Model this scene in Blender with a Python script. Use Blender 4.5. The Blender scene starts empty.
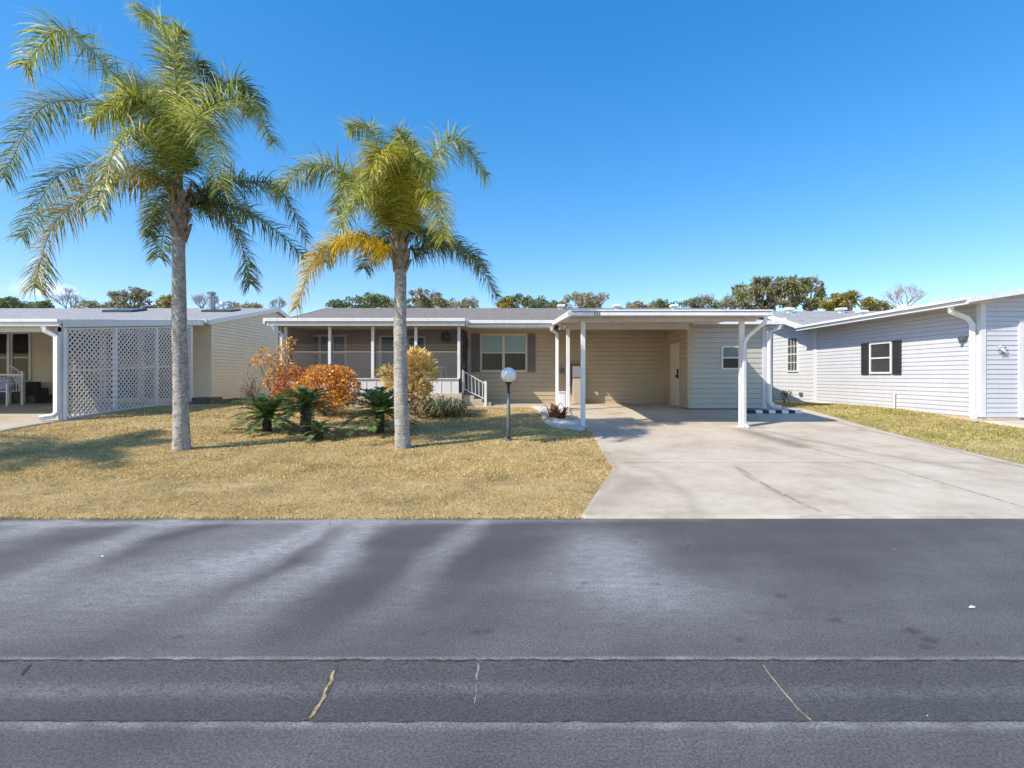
import bpy, math, random
import numpy as np
from mathutils import Vector
R = math.radians
random.seed(7); RNG = np.random.default_rng(11)
scene = bpy.context.scene
COL = scene.collection

# ------------------------------------------------------------------ camera / light
CH = 1.5; F = 512.0; CX = 510.0; CY = 376.0
cam = bpy.data.cameras.new('camera'); cam.lens = 18; cam.sensor_width = 36
cam.shift_x = 2/1024; cam.shift_y = -8/1024; cam.clip_start = .05; cam.clip_end = 2000
camo = bpy.data.objects.new('camera', cam); COL.objects.link(camo)
camo.location = (0, 0, CH); camo.rotation_euler = (R(90), 0, 0); scene.camera = camo

SUNV = Vector((.914, .56, -1.0)).normalized()
sl = bpy.data.lights.new('sun', 'SUN'); sl.energy = 4.0; sl.angle = R(.53); sl.color = (1, .92, .79)
so = bpy.data.objects.new('sun', sl); COL.objects.link(so)
so.rotation_euler = SUNV.to_track_quat('-Z', 'Y').to_euler(); so.location = (-20, -12, 25)

w = bpy.data.worlds.new('World'); scene.world = w; w.use_nodes = True
nt = w.node_tree; nt.nodes.clear()
N = nt.nodes.new; L = nt.links.new
out = N('ShaderNodeOutputWorld'); bg = N('ShaderNodeBackground'); sky = N('ShaderNodeTexSky')
sky.sky_type = 'NISHITA'; sky.sun_disc = False
sky.sun_elevation = R(43); sky.sun_rotation = math.atan2(-.914, -.56)
sky.air_density = 1.0; sky.dust_density = .35; sky.ozone_density = 2.2; sky.altitude = 0
bg.inputs[1].default_value = .15
# one small cloud low on the left, part of the sky itself
tc = N('ShaderNodeTexCoord')
dirv = Vector(((42-CX)/F, 1, (CY-289)/F)).normalized()
dist = N('ShaderNodeVectorMath'); dist.operation = 'SUBTRACT'; dist.inputs[1].default_value = dirv
scl = N('ShaderNodeVectorMath'); scl.operation = 'MULTIPLY'; scl.inputs[1].default_value = (20, 20, 60)
ln = N('ShaderNodeVectorMath'); ln.operation = 'LENGTH'
nz = N('ShaderNodeTexNoise'); nz.inputs['Scale'].default_value = 45; nz.inputs['Detail'].default_value = 5
ad = N('ShaderNodeMath'); ad.operation = 'MULTIPLY_ADD'; ad.inputs[1].default_value = 1.3
mr = N('ShaderNodeMapRange'); mr.inputs[1].default_value = 1.5; mr.inputs[2].default_value = .75
mr.inputs[3].default_value = 0; mr.inputs[4].default_value = .4
mx = N('ShaderNodeMixRGB'); mx.inputs[2].default_value = (8.6, 7.9, 7.9, 1)
L(tc.outputs['Generated'], dist.inputs[0]); L(dist.outputs[0], scl.inputs[0]); L(scl.outputs[0], ln.inputs[0])
L(tc.outputs['Generated'], nz.inputs['Vector']); L(nz.outputs[0], ad.inputs[0]); L(ln.outputs['Value'], ad.inputs[2])
L(ad.outputs[0], mr.inputs[0]); L(mr.outputs[0], mx.inputs[0])
hs = N('ShaderNodeHueSaturation'); hs.inputs['Saturation'].default_value = 1.68; hs.inputs['Value'].default_value = 1.55
tint = N('ShaderNodeMixRGB'); tint.blend_type = 'MULTIPLY'; tint.inputs[0].default_value = 1; tint.inputs[2].default_value = (1.0, .965, 1.02, 1)
gm = N('ShaderNodeGamma'); gm.inputs[1].default_value = .72
L(sky.outputs[0], gm.inputs[0]); L(gm.outputs[0], hs.inputs['Color']); L(hs.outputs[0], tint.inputs[1]); L(tint.outputs[0], mx.inputs[1]); L(mx.outputs[0], bg.inputs[0]); L(bg.outputs[0], out.inputs[0])
vs = scene.view_settings; vs.view_transform = 'Standard'; vs.look = 'None'; vs.gamma = 1; vs.exposure = .56

# ------------------------------------------------------------------ helpers
def sm(t): t = np.clip(t, 0, 1); return t*t*(3-2*t)
_gy = [-400, 5.38, 9, 12.2, 15, 17, 600]; _gz = [0, 0, .13, .27, .48, .54, .54]
def gz(x, y):
    z = np.interp(y, _gy, _gz)
    b = sm((np.asarray(y)-6.5)/5.)*sm((18-np.asarray(y))/5.)
    return z + .17*b*sm((np.abs(np.asarray(x)-1.5)-6.)/4.5)
def at(px, py, Y): return Vector(((px-CX)/F*Y, Y, CH+(CY-py)/F*Y))
def ground_at(px, py, z0=None):
    Y = 8.
    if z0 is not None: Y = (CH-z0)*F/(py-CY); return ((px-CX)/F*Y, Y)
    for _ in range(60):
        z = float(gz((px-CX)/F*Y, Y)); Y = .5*Y+.5*(CH-z)*F/(py-CY)
    return ((px-CX)/F*Y, Y)
def X_(px, Y): return (px-CX)/F*Y
def Z_(py, Y): return CH+(CY-py)/F*Y

def tag(o, label=None, cat=None, group=None, kind=None):
    if label: o['label'] = label
    if cat: o['category'] = cat
    if group: o['group'] = group
    if kind: o['kind'] = kind
    return o
def empty(name, loc, label=None, cat=None, group=None):
    o = bpy.data.objects.new(name, None); COL.objects.link(o); o.location = loc; o.empty_display_size = .2
    return tag(o, label, cat, group)

class MB:
    def __init__(s): s.v = []; s.f = []; s.m = []; s.cur = 0
    def quad(s, pts):
        n = len(s.v); s.v += [tuple(p) for p in pts]; s.f.append(tuple(range(n, n+len(pts)))); s.m.append(s.cur); return s
    def box(s, x0, x1, y0, y1, z0, z1):
        if x0 > x1: x0, x1 = x1, x0
        if y0 > y1: y0, y1 = y1, y0
        if z0 > z1: z0, z1 = z1, z0
        return s.hexa([(x0,y0,z0),(x1,y0,z0),(x1,y1,z0),(x0,y1,z0)], [(x0,y0,z1),(x1,y0,z1),(x1,y1,z1),(x0,y1,z1)])
    def hexa(s, a, b):
        n = len(s.v); k = len(a); s.v += [tuple(p) for p in a]+[tuple(p) for p in b]
        fs = [tuple(n+i for i in reversed(range(k))), tuple(n+k+i for i in range(k))]
        fs += [(n+i, n+(i+1)%k, n+k+(i+1)%k, n+k+i) for i in range(k)]
        s.f += fs; s.m += [s.cur]*len(fs); return s
    def slab(s, pts, t):                      # polygon (top face) with thickness t downward
        return s.hexa([(p[0], p[1], p[2]-t) for p in pts], pts)
    def tube(s, pts, rad, n=8, caps=True, rot=0, squash=1):
        pts = [Vector(p) for p in pts]
        if not hasattr(rad, '__len__'): rad = [rad]*len(pts)
        base = len(s.v); up = Vector((0, 0, 1)); prev = None
        for i, p in enumerate(pts):
            a = pts[max(i-1, 0)]; b = pts[min(i+1, len(pts)-1)]; d = (b-a).normalized()
            if prev is None: u = d.cross(up) if abs(d.z) < .95 else d.cross(Vector((0, 1, 0)))
            else: u = prev-d*prev.dot(d)
            u.normalize(); prev = u; v = d.cross(u)
            for k in range(n):
                an = 2*math.pi*k/n+rot
                s.v.append(tuple(p+u*math.cos(an)*rad[i]+v*math.sin(an)*rad[i]*squash))
        for i in range(len(pts)-1):
            for k in range(n):
                s.f.append((base+i*n+k, base+i*n+(k+1)%n, base+(i+1)*n+(k+1)%n, base+(i+1)*n+k)); s.m.append(s.cur)
        if caps:
            s.f.append(tuple(base+k for k in reversed(range(n)))); s.m.append(s.cur)
            e = base+(len(pts)-1)*n; s.f.append(tuple(e+k for k in range(n))); s.m.append(s.cur)
        return s
    def spout(s, pts, r=.05): return s.tube(pts, r*1.41, 4, True, math.pi/4, .8)
    def sphere(s, c, r, n=20, m=12, sc=(1, 1, 1)):
        b = len(s.v)
        for i in range(m+1):
            th = math.pi*i/m
            for k in range(n):
                ph = 2*math.pi*k/n
                s.v.append((c[0]+r*sc[0]*math.sin(th)*math.cos(ph), c[1]+r*sc[1]*math.sin(th)*math.sin(ph), c[2]+r*sc[2]*math.cos(th)))
        for i in range(m):
            for k in range(n): s.f.append((b+i*n+k, b+(i+1)*n+k, b+(i+1)*n+(k+1)%n, b+i*n+(k+1)%n)); s.m.append(s.cur)
        return s
    def build(s, name, mat, parent=None, smooth=False, bevel=0):
        me = bpy.data.meshes.new(name); me.from_pydata(s.v, [], s.f); me.update()
        o = bpy.data.objects.new(name, me); COL.objects.link(o)
        for m_ in (mat if isinstance(mat, (list, tuple)) else [mat]): me.materials.append(m_)
        if isinstance(mat, (list, tuple)): me.polygons.foreach_set('material_index', s.m)
        if smooth: me.polygons.foreach_set('use_smooth', [True]*len(me.polygons))
        if bevel:
            b = o.modifiers.new('bevel', 'BEVEL'); b.width = bevel; b.segments = 2; b.limit_method = 'ANGLE'; b.angle_limit = R(40)
        if parent: child(o, parent)
        return o
def child(o, parent):
    root = parent; off = Vector(parent.location)
    while root.parent: root = root.parent; off = off+Vector(root.location)
    o.parent = parent
    me = o.data
    if me is not None and off.length > 0:
        co = np.empty(len(me.vertices)*3, np.float32); me.vertices.foreach_get('co', co)
        co = co.reshape(-1, 3)-np.array(off, np.float32); me.vertices.foreach_set('co', co.ravel()); me.update()
    return o
def np_mesh(name, verts, faces, mat, parent=None, smooth=False, k=None):
    """verts (n,3), faces (m,k) arrays"""
    verts = np.asarray(verts, np.float32); faces = np.asarray(faces, np.int32); k = faces.shape[1]
    me = bpy.data.meshes.new(name); me.vertices.add(len(verts)); me.vertices.foreach_set('co', verts.ravel())
    me.loops.add(faces.size); me.loops.foreach_set('vertex_index', faces.ravel())
    me.polygons.add(len(faces)); me.polygons.foreach_set('loop_start', np.arange(0, faces.size, k, dtype=np.int32))
    me.polygons.foreach_set('loop_total', np.full(len(faces), k, np.int32)); me.update(calc_edges=True)
    if smooth: me.polygons.foreach_set('use_smooth', [True]*len(faces))
    me.materials.append(mat); o = bpy.data.objects.new(name, me); COL.objects.link(o)
    if parent: child(o, parent)
    return o
def grid_mesh(name, xs, ys, zf, mat, attrs=None):
    gx, gy = np.meshgrid(xs, ys); z = zf(gx, gy)
    v = np.stack([gx, gy, z], -1).reshape(-1, 3); nx = len(xs); ny = len(ys)
    i = np.arange(nx-1)[None, :]+np.arange(ny-1)[:, None]*nx; i = i.ravel()
    o = np_mesh(name, v, np.stack([i, i+1, i+nx+1, i+nx], 1), mat, smooth=True)
    for k, fn in (attrs or {}).items():
        a = o.data.attributes.new(k, 'FLOAT', 'POINT'); a.data.foreach_set('value', fn(gx, gy).astype(np.float32).ravel())
    return o

# ------------------------------------------------------------------ materials
def lin(c):
    return tuple((x/255/12.92 if x/255 <= .04045 else ((x/255+.055)/1.055)**2.4) for x in c)+(1,)
class NT:
    def __init__(s, name):
        s.m = bpy.data.materials.new(name); s.m.use_nodes = True; s.t = s.m.node_tree
        s.b = s.t.nodes['Principled BSDF']; s.out = s.t.nodes['Material Output']
    def n(s, t, **k):
        q = s.t.nodes.new('ShaderNode'+t)
        for a, b in k.items():
            if a in q.inputs: q.inputs[a].default_value = b
            else: setattr(q, a, b)
        return q
    def l(s, a, b): s.t.links.new(a, b)
    def coord(s, scale=(1, 1, 1)):
        g = s.n('NewGeometry'); m_ = s.n('Mapping'); m_.inputs['Scale'].default_value = scale
        s.l(g.outputs['Position'], m_.inputs['Vector']); return m_.outputs[0]
    def noise(s, vec, scale, detail=4, rough=.6):
        q = s.n('TexNoise', Scale=scale, Detail=detail, Roughness=rough)
        if vec is not None: s.l(vec, q.inputs['Vector'])
        return q.outputs['Fac']
    def ramp(s, fac, stops):
        q = s.n('ValToRGB'); cr = q.color_ramp
        while len(cr.elements) < len(stops): cr.elements.new(.5)
        for e, (p, c) in zip(cr.elements, stops): e.position = p; e.color = c if len(c) == 4 else tuple(c)+(1,)
        s.l(fac, q.inputs[0]); return q.outputs[0]
    def mix(s, fac, a, b, mode='MIX'):
        q = s.n('MixRGB', blend_type=mode)
        for k, v in ((0, fac), (1, a), (2, b)):
            if isinstance(v, (int, float)): q.inputs[k].default_value = v
            elif isinstance(v, tuple): q.inputs[k].default_value = v
            else: s.l(v, q.inputs[k])
        return q.outputs[0]
    def bump(s, h, strength=.3, dist=.01):
        q = s.n('Bump', Strength=strength, Distance=dist); s.l(h, q.inputs['Height']); s.l(q.outputs[0], s.b.inputs['Normal'])
    def col(s, v):
        if isinstance(v, tuple): s.b.inputs['Base Color'].default_value = v
        else: s.l(v, s.b.inputs['Base Color'])
def g3(v, k=1.0): return (v*k, v*k, v*k, 1)
def paint(name, c, rough=.5, var=.08, scale=2.0, bump=.0, metal=0, spec=.5, dirt=.0):
    t = NT(name); v = t.coord(); n1 = t.noise(v, scale, 5)
    d = tuple(x*(1-var*2) for x in c[:3])+(1,); l_ = tuple(min(x*(1+var), .95) for x in c[:3])+(1,)
    cc = t.ramp(n1, [(.3, d), (.7, l_)])
    if dirt:
        n2 = t.noise(t.coord((3, 3, .4)), 3, 6, .7)
        cc = t.mix(t.ramp(n2, [(.5, (0, 0, 0, 1)), (.8, g3(dirt))]), cc, (.12, .1, .07, 1))
    t.col(cc); t.b.inputs['Roughness'].default_value = rough; t.b.inputs['Metallic'].default_value = metal
    t.b.inputs['Specular IOR Level'].default_value = spec
    if bump: t.bump(t.noise(v, 60, 3), bump)
    return t.m
M = {}
M['white'] = paint('white_painted_metal', (.80, .80, .80, 1), .4, .03, 3, dirt=.25)
M['white_vinyl'] = paint('white_vinyl', (.74, .74, .76, 1), .45, .04, 3, dirt=.2)
M['tan_siding'] = paint('tan_vinyl_siding', (.50, .405, .275, 1), .55, .05, 1.2, dirt=.12)
M['porch_siding'] = paint('porch_tan_siding', (.47, .37, .27, 1), .55, .05, 1.2)
M['shed_siding'] = paint('pale_tan_siding', (.49, .465, .41, 1), .55, .04, 1.2, dirt=.1)
M['left_siding'] = paint('sand_vinyl_siding', (.84, .745, .56, 1), .5, .04, 1.2, dirt=.1)
M['grey_siding'] = paint('pale_grey_siding', (.60, .605, .64, 1), .5, .03, 1.2, dirt=.12)
M['offwhite_siding'] = paint('off_white_siding', (.66, .665, .69, 1), .5, .03, 1.2, dirt=.12)
M['soffit'] = paint('soffit_panel', (.62, .58, .52, 1), .55, .04, 2)
M['brown'] = paint('brown_shutter', (.17, .135, .115, 1), .5, .1, 4)
M['charcoal'] = paint('charcoal_shutter', (.035, .038, .042, 1), .5, .1, 4)
M['dark_post'] = paint('dark_lamp_post', (.10, .12, .14, 1), .5, .15, 9, dirt=.4)
M['galv'] = paint('galvanised_metal', (.42, .44, .46, 1), .4, .1, 6, metal=.7)
M['black'] = paint('black_paint', (.02, .02, .022, 1), .5, .2, 9)
M['beige'] = paint('beige_box', (.50, .42, .34, 1), .5, .05, 3)
M['door'] = paint('cream_door', (.68, .60, .48, 1), .45, .04, 3)
M['grey_wood'] = paint('weathered_planks', (.19, .15, .12, 1), .8, .25, 8, bump=.4)
M['brick_step'] = paint('dark_steps', (.10, .09, .085, 1), .8, .2, 6, bump=.3)
M['lattice'] = paint('cream_white_lattice', (.80, .73, .66, 1), .6, .05, 4, dirt=.2)
M['stone'] = paint('white_edging_stone', (.62, .60, .57, 1), .8, .15, 9, bump=.5)
M['mulch'] = paint('brown_mulch', (.10, .06, .04, 1), .95, .35, 25, bump=.8)
def glassy(name, c, rough=.06):
    t = NT(name); n1 = t.noise(t.coord((1, 1, .5)), 2.5, 3)
    t.col(t.ramp(n1, [(.3, tuple(x*.6 for x in c[:3])+(1,)), (.75, c)])); t.b.inputs['Roughness'].default_value = rough
    t.b.inputs['Specular IOR Level'].default_value = .3; return t.m
M['glass'] = glassy('dark_window_glass', (.014, .018, .022, 1), .04)
M['glass_blind'] = glassy('window_glass_over_blinds', (.20, .25, .24, 1), .12)
def m_blinds():
    t = NT('vertical_blinds_behind_glass'); wv = t.n('TexWave', Scale=9.0, Distortion=.6); wv.bands_direction = 'X'; t.l(t.coord(), wv.inputs['Vector'])
    t.col(t.ramp(wv.outputs['Fac'], [(.2, (.12, .18, .17, 1)), (.7, (.27, .36, .34, 1))])); t.b.inputs['Roughness'].default_value = .12; return t.m
M['blinds'] = m_blinds()
M['glass_grey'] = glassy('screened_window_glass', (.07, .07, .075, 1), .2)
def m_globe():
    t = NT('white_globe'); t.col((.82, .82, .80, 1)); t.b.inputs['Roughness'].default_value = .15
    t.b.inputs['Subsurface Weight'].default_value = .2; return t.m
M['globe'] = m_globe()
def m_screen():
    t = NT('insect_screen'); tr = t.n('BsdfTransparent'); mx_ = t.n('MixShader'); mx_.inputs[0].default_value = .10
    t.col((.16, .16, .16, 1)); t.b.inputs['Roughness'].default_value = .8
    t.l(tr.outputs[0], mx_.inputs[1]); t.l(t.b.outputs[0], mx_.inputs[2]); t.l(mx_.outputs[0], t.out.inputs[0]); return t.m
M['screen'] = m_screen()
def m_vinylpanel():
    t = NT('smoked_vinyl_panel'); tr = t.n('BsdfTransparent'); mx_ = t.n('MixShader'); mx_.inputs[0].default_value = .16
    t.col((.25, .25, .27, 1)); t.b.inputs['Roughness'].default_value = .25
    t.l(tr.outputs[0], mx_.inputs[1]); t.l(t.b.outputs[0], mx_.inputs[2]); t.l(mx_.outputs[0], t.out.inputs[0]); return t.m
M['vinyl'] = m_vinylpanel()
def m_shingle(name, c1, c2):
    t = NT(name); v = t.coord(); br = t.n('TexBrick', Scale=1.0); br.offset = .5
    mp = t.n('Mapping'); mp.inputs['Scale'].default_value = (1, 1.0, 1)
    br.inputs['Brick Width'].default_value = .3; br.inputs['Row Height'].default_value = .14; br.inputs['Mortar Size'].default_value = .006
    br.inputs['Color1'].default_value = c1; br.inputs['Color2'].default_value = c2; br.inputs['Mortar'].default_value = tuple(x*.4 for x in c1[:3])+(1,)
    t.l(v, br.inputs['Vector'])
    n1 = t.noise(v, 1.1, 5, .7); n2 = t.noise(v, 40, 3)
    c = t.mix(.5, br.outputs['Color'], t.ramp(t.noise(v, 9, 5, .8), [(.38, tuple(x*.55 for x in c1[:3])+(1,)), (.62, tuple(x*1.2 for x in c2[:3])+(1,))])); c = t.mix(.15, c, t.ramp(n1, [(.3, c1), (.7, c2)])); c = t.mix(.35, c, t.ramp(n2, [(.3, g3(.1)), (.7, g3(.5))]), 'OVERLAY')
    t.col(c); t.b.inputs['Roughness'].default_value = .9; t.bump(n2, .5); return t.m
M['shingle'] = m_shingle('grey_brown_shingles', (.21, .18, .155, 1), (.31, .27, .235, 1))
M['shingle_light'] = m_shingle('pale_grey_shingles', (.31, .30, .295, 1), (.46, .45, .44, 1))
def m_asphalt(name, base, tint, attr=True, gloss=.75):
    t = NT(name); v = t.coord(); n1 = t.noise(v, 1.3, 6, .65); n2 = t.noise(v, 75, 6, .95); n3 = t.noise(t.coord((1, 2.4, 1)), 7, 8, .8)
    vo = t.n('TexVoronoi', Scale=95.0); t.l(v, vo.inputs['Vector'])
    c = t.ramp(n1, [(.25, tuple(x*.82 for x in base)+(1,)), (.75, tuple(x*1.15 for x in base)+(1,))])
    if attr:
        a = t.n('Attribute', attribute_name='stain'); wob = t.ramp(n3, [(.3, g3(.3)), (.66, g3(1.15))])
        pos = t.n('Math', operation='MULTIPLY'); t.l(a.outputs['Fac'], pos.inputs[0]); t.l(wob, pos.inputs[1]); pos.use_clamp = True
        neg = t.n('Math', operation='MULTIPLY', use_clamp=True); t.l(a.outputs['Fac'], neg.inputs[0]); neg.inputs[1].default_value = -1
        c = t.mix(pos.outputs[0], c, tint+(1,)); c = t.mix(neg.outputs[0], c, (.018, .018, .02, 1))
    c = t.mix(.75, c, t.ramp(n2, [(.40, g3(.08)), (.60, g3(.92))]), 'OVERLAY')
    c = t.mix(.22, c, t.ramp(vo.outputs['Distance'], [(.1, g3(.8)), (.5, g3(.3))]), 'OVERLAY')
    t.col(c); t.b.inputs['Roughness'].default_value = gloss; t.bump(n2, .5, .006); return t.m
M['asphalt'] = m_asphalt('worn_asphalt', (.092, .087, .085), (.37, .36, .36))
M['gutter'] = m_asphalt('sealed_gutter_concrete', (.086, .081, .080), (.30, .29, .29), True, .7)
def m_concrete():
    t = NT('driveway_concrete'); v = t.coord(); n1 = t.noise(v, .9, 8, .74); n2 = t.noise(v, 120, 3, .7); n3 = t.noise(v, 6, 6, .75)
    c = t.ramp(n1, [(.32, (.40, .325, .24, 1)), (.5, (.53, .45, .35, 1)), (.70, (.61, .535, .43, 1))])
    c = t.mix(.35, c, t.ramp(n3, [(.3, g3(.36)), (.7, g3(.62))]), 'OVERLAY')
    c = t.mix(.25, c, t.ramp(n2, [(.3, g3(.3)), (.7, g3(.7))]), 'OVERLAY')
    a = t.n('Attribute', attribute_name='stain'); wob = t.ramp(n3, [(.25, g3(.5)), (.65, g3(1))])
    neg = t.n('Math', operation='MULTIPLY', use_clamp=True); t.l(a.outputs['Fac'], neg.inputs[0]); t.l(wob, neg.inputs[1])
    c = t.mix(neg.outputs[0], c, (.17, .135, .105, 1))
    t.col(c); t.b.inputs['Roughness'].default_value = .85; t.bump(n2, .3, .005); return t.m
M['concrete'] = m_concrete()
def m_soil():
    t = NT('dry_lawn_soil'); v = t.coord(); n1 = t.noise(v, 1.2, 6, .7); n2 = t.noise(v, 55, 4, .75)
    c = t.ramp(n1, [(.3, (.22, .15, .065, 1)), (.5, (.44, .32, .14, 1)), (.75, (.60, .46, .24, 1))])
    c = t.mix(.65, c, t.ramp(n2, [(.35, g3(.18)), (.65, g3(.72))]), 'OVERLAY')
    t.col(c); t.b.inputs['Roughness'].default_value = .95; t.bump(n2, .8, .02); return t.m
M['soil'] = m_soil()
def m_leaf(name, stops, rough=.4, trans=.3, spec=.5, patch=None):
    t = NT(name); g = t.n('NewGeometry'); c = t.ramp(g.outputs['Random Per Island'], stops)
    if patch: c = t.mix(t.ramp(t.noise(t.coord(), patch[0], 5, .7), [(patch[2], (0, 0, 0, 1)), (patch[3], (1, 1, 1, 1))]), c, t.mix(.5, c, patch[1]))
    t.col(c); t.b.inputs['Roughness'].default_value = rough; t.b.inputs['Specular IOR Level'].default_value = spec
    tr = t.n('BsdfTranslucent'); t.l(c, tr.inputs[0]); mx_ = t.n('MixShader'); mx_.inputs[0].default_value = trans
    t.l(t.b.outputs[0], mx_.inputs[1]); t.l(tr.outputs[0], mx_.inputs[2]); t.l(mx_.outputs[0], t.out.inputs[0]); return t.m
M['grass'] = m_leaf('dormant_grass', [(0, (.40, .30, .12, 1)), (.4, (.66, .465, .185, 1)), (.75, (.92, .70, .36, 1)), (1, (.50, .44, .16, 1))], .7, .25, .2,
                    (2.2, (.30, .19, .06, 1), .48, .66))
M['grass_green'] = m_leaf('half_green_grass', [(0, (.26, .26, .06, 1)), (.4, (.54, .46, .15, 1)), (.8, (.74, .62, .28, 1)), (1, (.34, .34, .08, 1))], .7, .25, .2,
                    (1.3, (.14, .22, .03, 1), .45, .62))
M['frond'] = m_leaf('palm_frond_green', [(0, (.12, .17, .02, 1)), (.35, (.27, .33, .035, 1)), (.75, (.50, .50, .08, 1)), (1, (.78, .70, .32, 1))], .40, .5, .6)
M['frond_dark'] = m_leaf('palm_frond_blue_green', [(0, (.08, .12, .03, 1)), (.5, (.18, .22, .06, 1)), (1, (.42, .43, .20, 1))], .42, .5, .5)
M['frond_yellow'] = m_leaf('palm_frond_yellow_green', [(0, (.24, .27, .02, 1)), (.5, (.48, .44, .04, 1)), (1, (.68, .55, .10, 1))], .35, .4, .6)
M['frond_orange'] = m_leaf('palm_frond_dying_orange', [(0, (.36, .34, .03, 1)), (.5, (.84, .66, .05, 1)), (1, (.90, .60, .08, 1))], .4, .4, .5)
M['frond_brown'] = m_leaf('palm_frond_browning', [(0, (.14, .19, .03, 1)), (.5, (.30, .32, .06, 1)), (.82, (.48, .34, .09, 1)), (1, (.60, .34, .13, 1))], .4, .35, .5)
M['cycad'] = m_leaf('cycad_leaf', [(0, (.04, .09, .025, 1)), (.5, (.12, .21, .055, 1)), (1, (.36, .44, .18, 1))], .3, .3, .7)
M['croton_orange'] = m_leaf('croton_orange_leaf', [(0, (.34, .11, .02, 1)), (.35, (.74, .34, .05, 1)), (.75, (.92, .56, .13, 1)), (1, (.78, .28, .05, 1))], .4, .3)
M['croton_red'] = m_leaf('croton_red_leaf', [(0, (.30, .07, .025, 1)), (.5, (.52, .17, .04, 1)), (1, (.68, .34, .09, 1))], .4, .3)
M['croton_yellow'] = m_leaf('croton_yellow_leaf', [(0, (.60, .32, .06, 1)), (.5, (.93, .68, .24, 1)), (1, (.95, .82, .46, 1))], .4, .35)
M['pale_orange'] = m_leaf('faded_orange_leaf', [(0, (.52, .26, .07, 1)), (.5, (.80, .46, .14, 1)), (1, (.90, .66, .32, 1))], .5, .35)
M['liriope'] = m_leaf('striped_clump_leaf', [(0, (.07, .12, .03, 1)), (.3, (.22, .27, .08, 1)), (.6, (.52, .50, .26, 1)), (1, (.78, .72, .46, 1))], .4, .25)
M['dead'] = m_leaf('withered_leaf', [(0, (.12, .05, .03, 1)), (.6, (.28, .13, .06, 1)), (1, (.40, .24, .12, 1))], .7, .2)
M['twig'] = paint('twig_bark', (.25, .20, .17, 1), .9, .2, 9)
M['green_small'] = m_leaf('small_green_leaf', [(0, (.05, .09, .03, 1)), (1, (.14, .2, .06, 1))], .5, .25)
def bgleaf(n, a, b): return m_leaf(n, [(0, tuple(x*1.6 for x in a)+(1,)), (.6, tuple(x*1.7 for x in b)+(1,)), (1, tuple(x*2.3 for x in b)+(1,))], .6, .35, .3)
M['oak'] = bgleaf('oak_leaf', (.09, .10, .045), (.20, .195, .10))
M['olive'] = bgleaf('olive_leaf', (.13, .125, .085), (.23, .22, .15))
M['evergreen'] = bgleaf('evergreen_leaf', (.065, .095, .045), (.15, .18, .09))
M['gold'] = bgleaf('golden_green_leaf', (.11, .12, .02), (.25, .21, .055))
M['bark'] = paint('grey_bark', (.22, .18, .16, 1), .9, .2, 5, bump=.5)
M['bare'] = paint('bare_branch_bark', (.36, .29, .27, 1), .9, .15, 5)
def m_palmbark():
    t = NT('palm_trunk_bark'); v = t.coord((1, 1, 1)); n1 = t.noise(v, 7, 6, .7); n2 = t.noise(t.coord((8, 8, 60)), 1.2, 4, .6); n4 = t.noise(v, 28, 4, .7)
    c = t.ramp(n1, [(.3, (.24, .215, .185, 1)), (.5, (.42, .385, .34, 1)), (.72, (.58, .54, .48, 1))])
    c = t.mix(.55, c, t.ramp(n2, [(.3, g3(.2)), (.65, g3(.7))]), 'OVERLAY'); c = t.mix(.4, c, t.ramp(n4, [(.35, g3(.2)), (.65, g3(.75))]), 'OVERLAY')
    t.col(c); t.b.inputs['Roughness'].default_value = .9
    t.bump(n2, .7, .03); return t.m
M['palm_bark'] = m_palmbark()
M['boot'] = paint('leaf_base_fibre', (.33, .26, .19, 1), .9, .3, 14, bump=.6)
M['boot_dark'] = paint('cycad_trunk_scales', (.09, .07, .055, 1), .95, .3, 14, bump=.6)
M['petiole'] = paint('frond_stalk', (.22, .22, .07, 1), .5, .2, 8)
M['cushion'] = None
def m_cushion():
    t = NT('blue_white_cushion'); vo = t.n('TexVoronoi', Scale=9.0); t.l(t.coord(), vo.inputs['Vector'])
    t.col(t.ramp(vo.outputs['Distance'], [(.25, (.6, .62, .66, 1)), (.45, (.10, .14, .30, 1)), (.6, (.5, .5, .55, 1))])); t.b.inputs['Roughness'].default_value = .9; return t.m
M['cushion'] = m_cushion()
M['sand'] = paint('joint_sand', (.38, .30, .16, 1), .95, .3, 30)
M['grit'] = paint('pale_grit', (.26, .255, .25, 1), .95, .3, 30)
M['tar'] = paint('dark_joint', (.07, .06, .055, 1), .95, .3, 30)
M['number'] = paint('black_number', (.015, .015, .02, 1), .4, .1, 9)

# ------------------------------------------------------------------ ground, road, drives
def axis(lo, hi, f0, f1, step, grow=1.35):
    a = list(np.arange(f0, f1+1e-6, step)); s = step; x = f1
    while x < hi: s *= grow; x = min(x+s, hi); a.append(x)
    s = step; x = f0; b = []
    while x > lo: s *= grow; x = max(x-s, lo); b.append(x)
    return np.array(b[::-1]+a)
RY = 5.38
def zground(x, y): return np.where(y > RY+.015, gz(x, y)+.012, -.06)
ys_g = np.unique(np.concatenate([axis(-80, 600, 4.8, 19, .25), [RY+.01, RY+.03]]))
tag(grid_mesh('lawn_ground', axis(-500, 500, -16, 16, .4), ys_g, zground, M['soil']), kind='structure')

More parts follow.
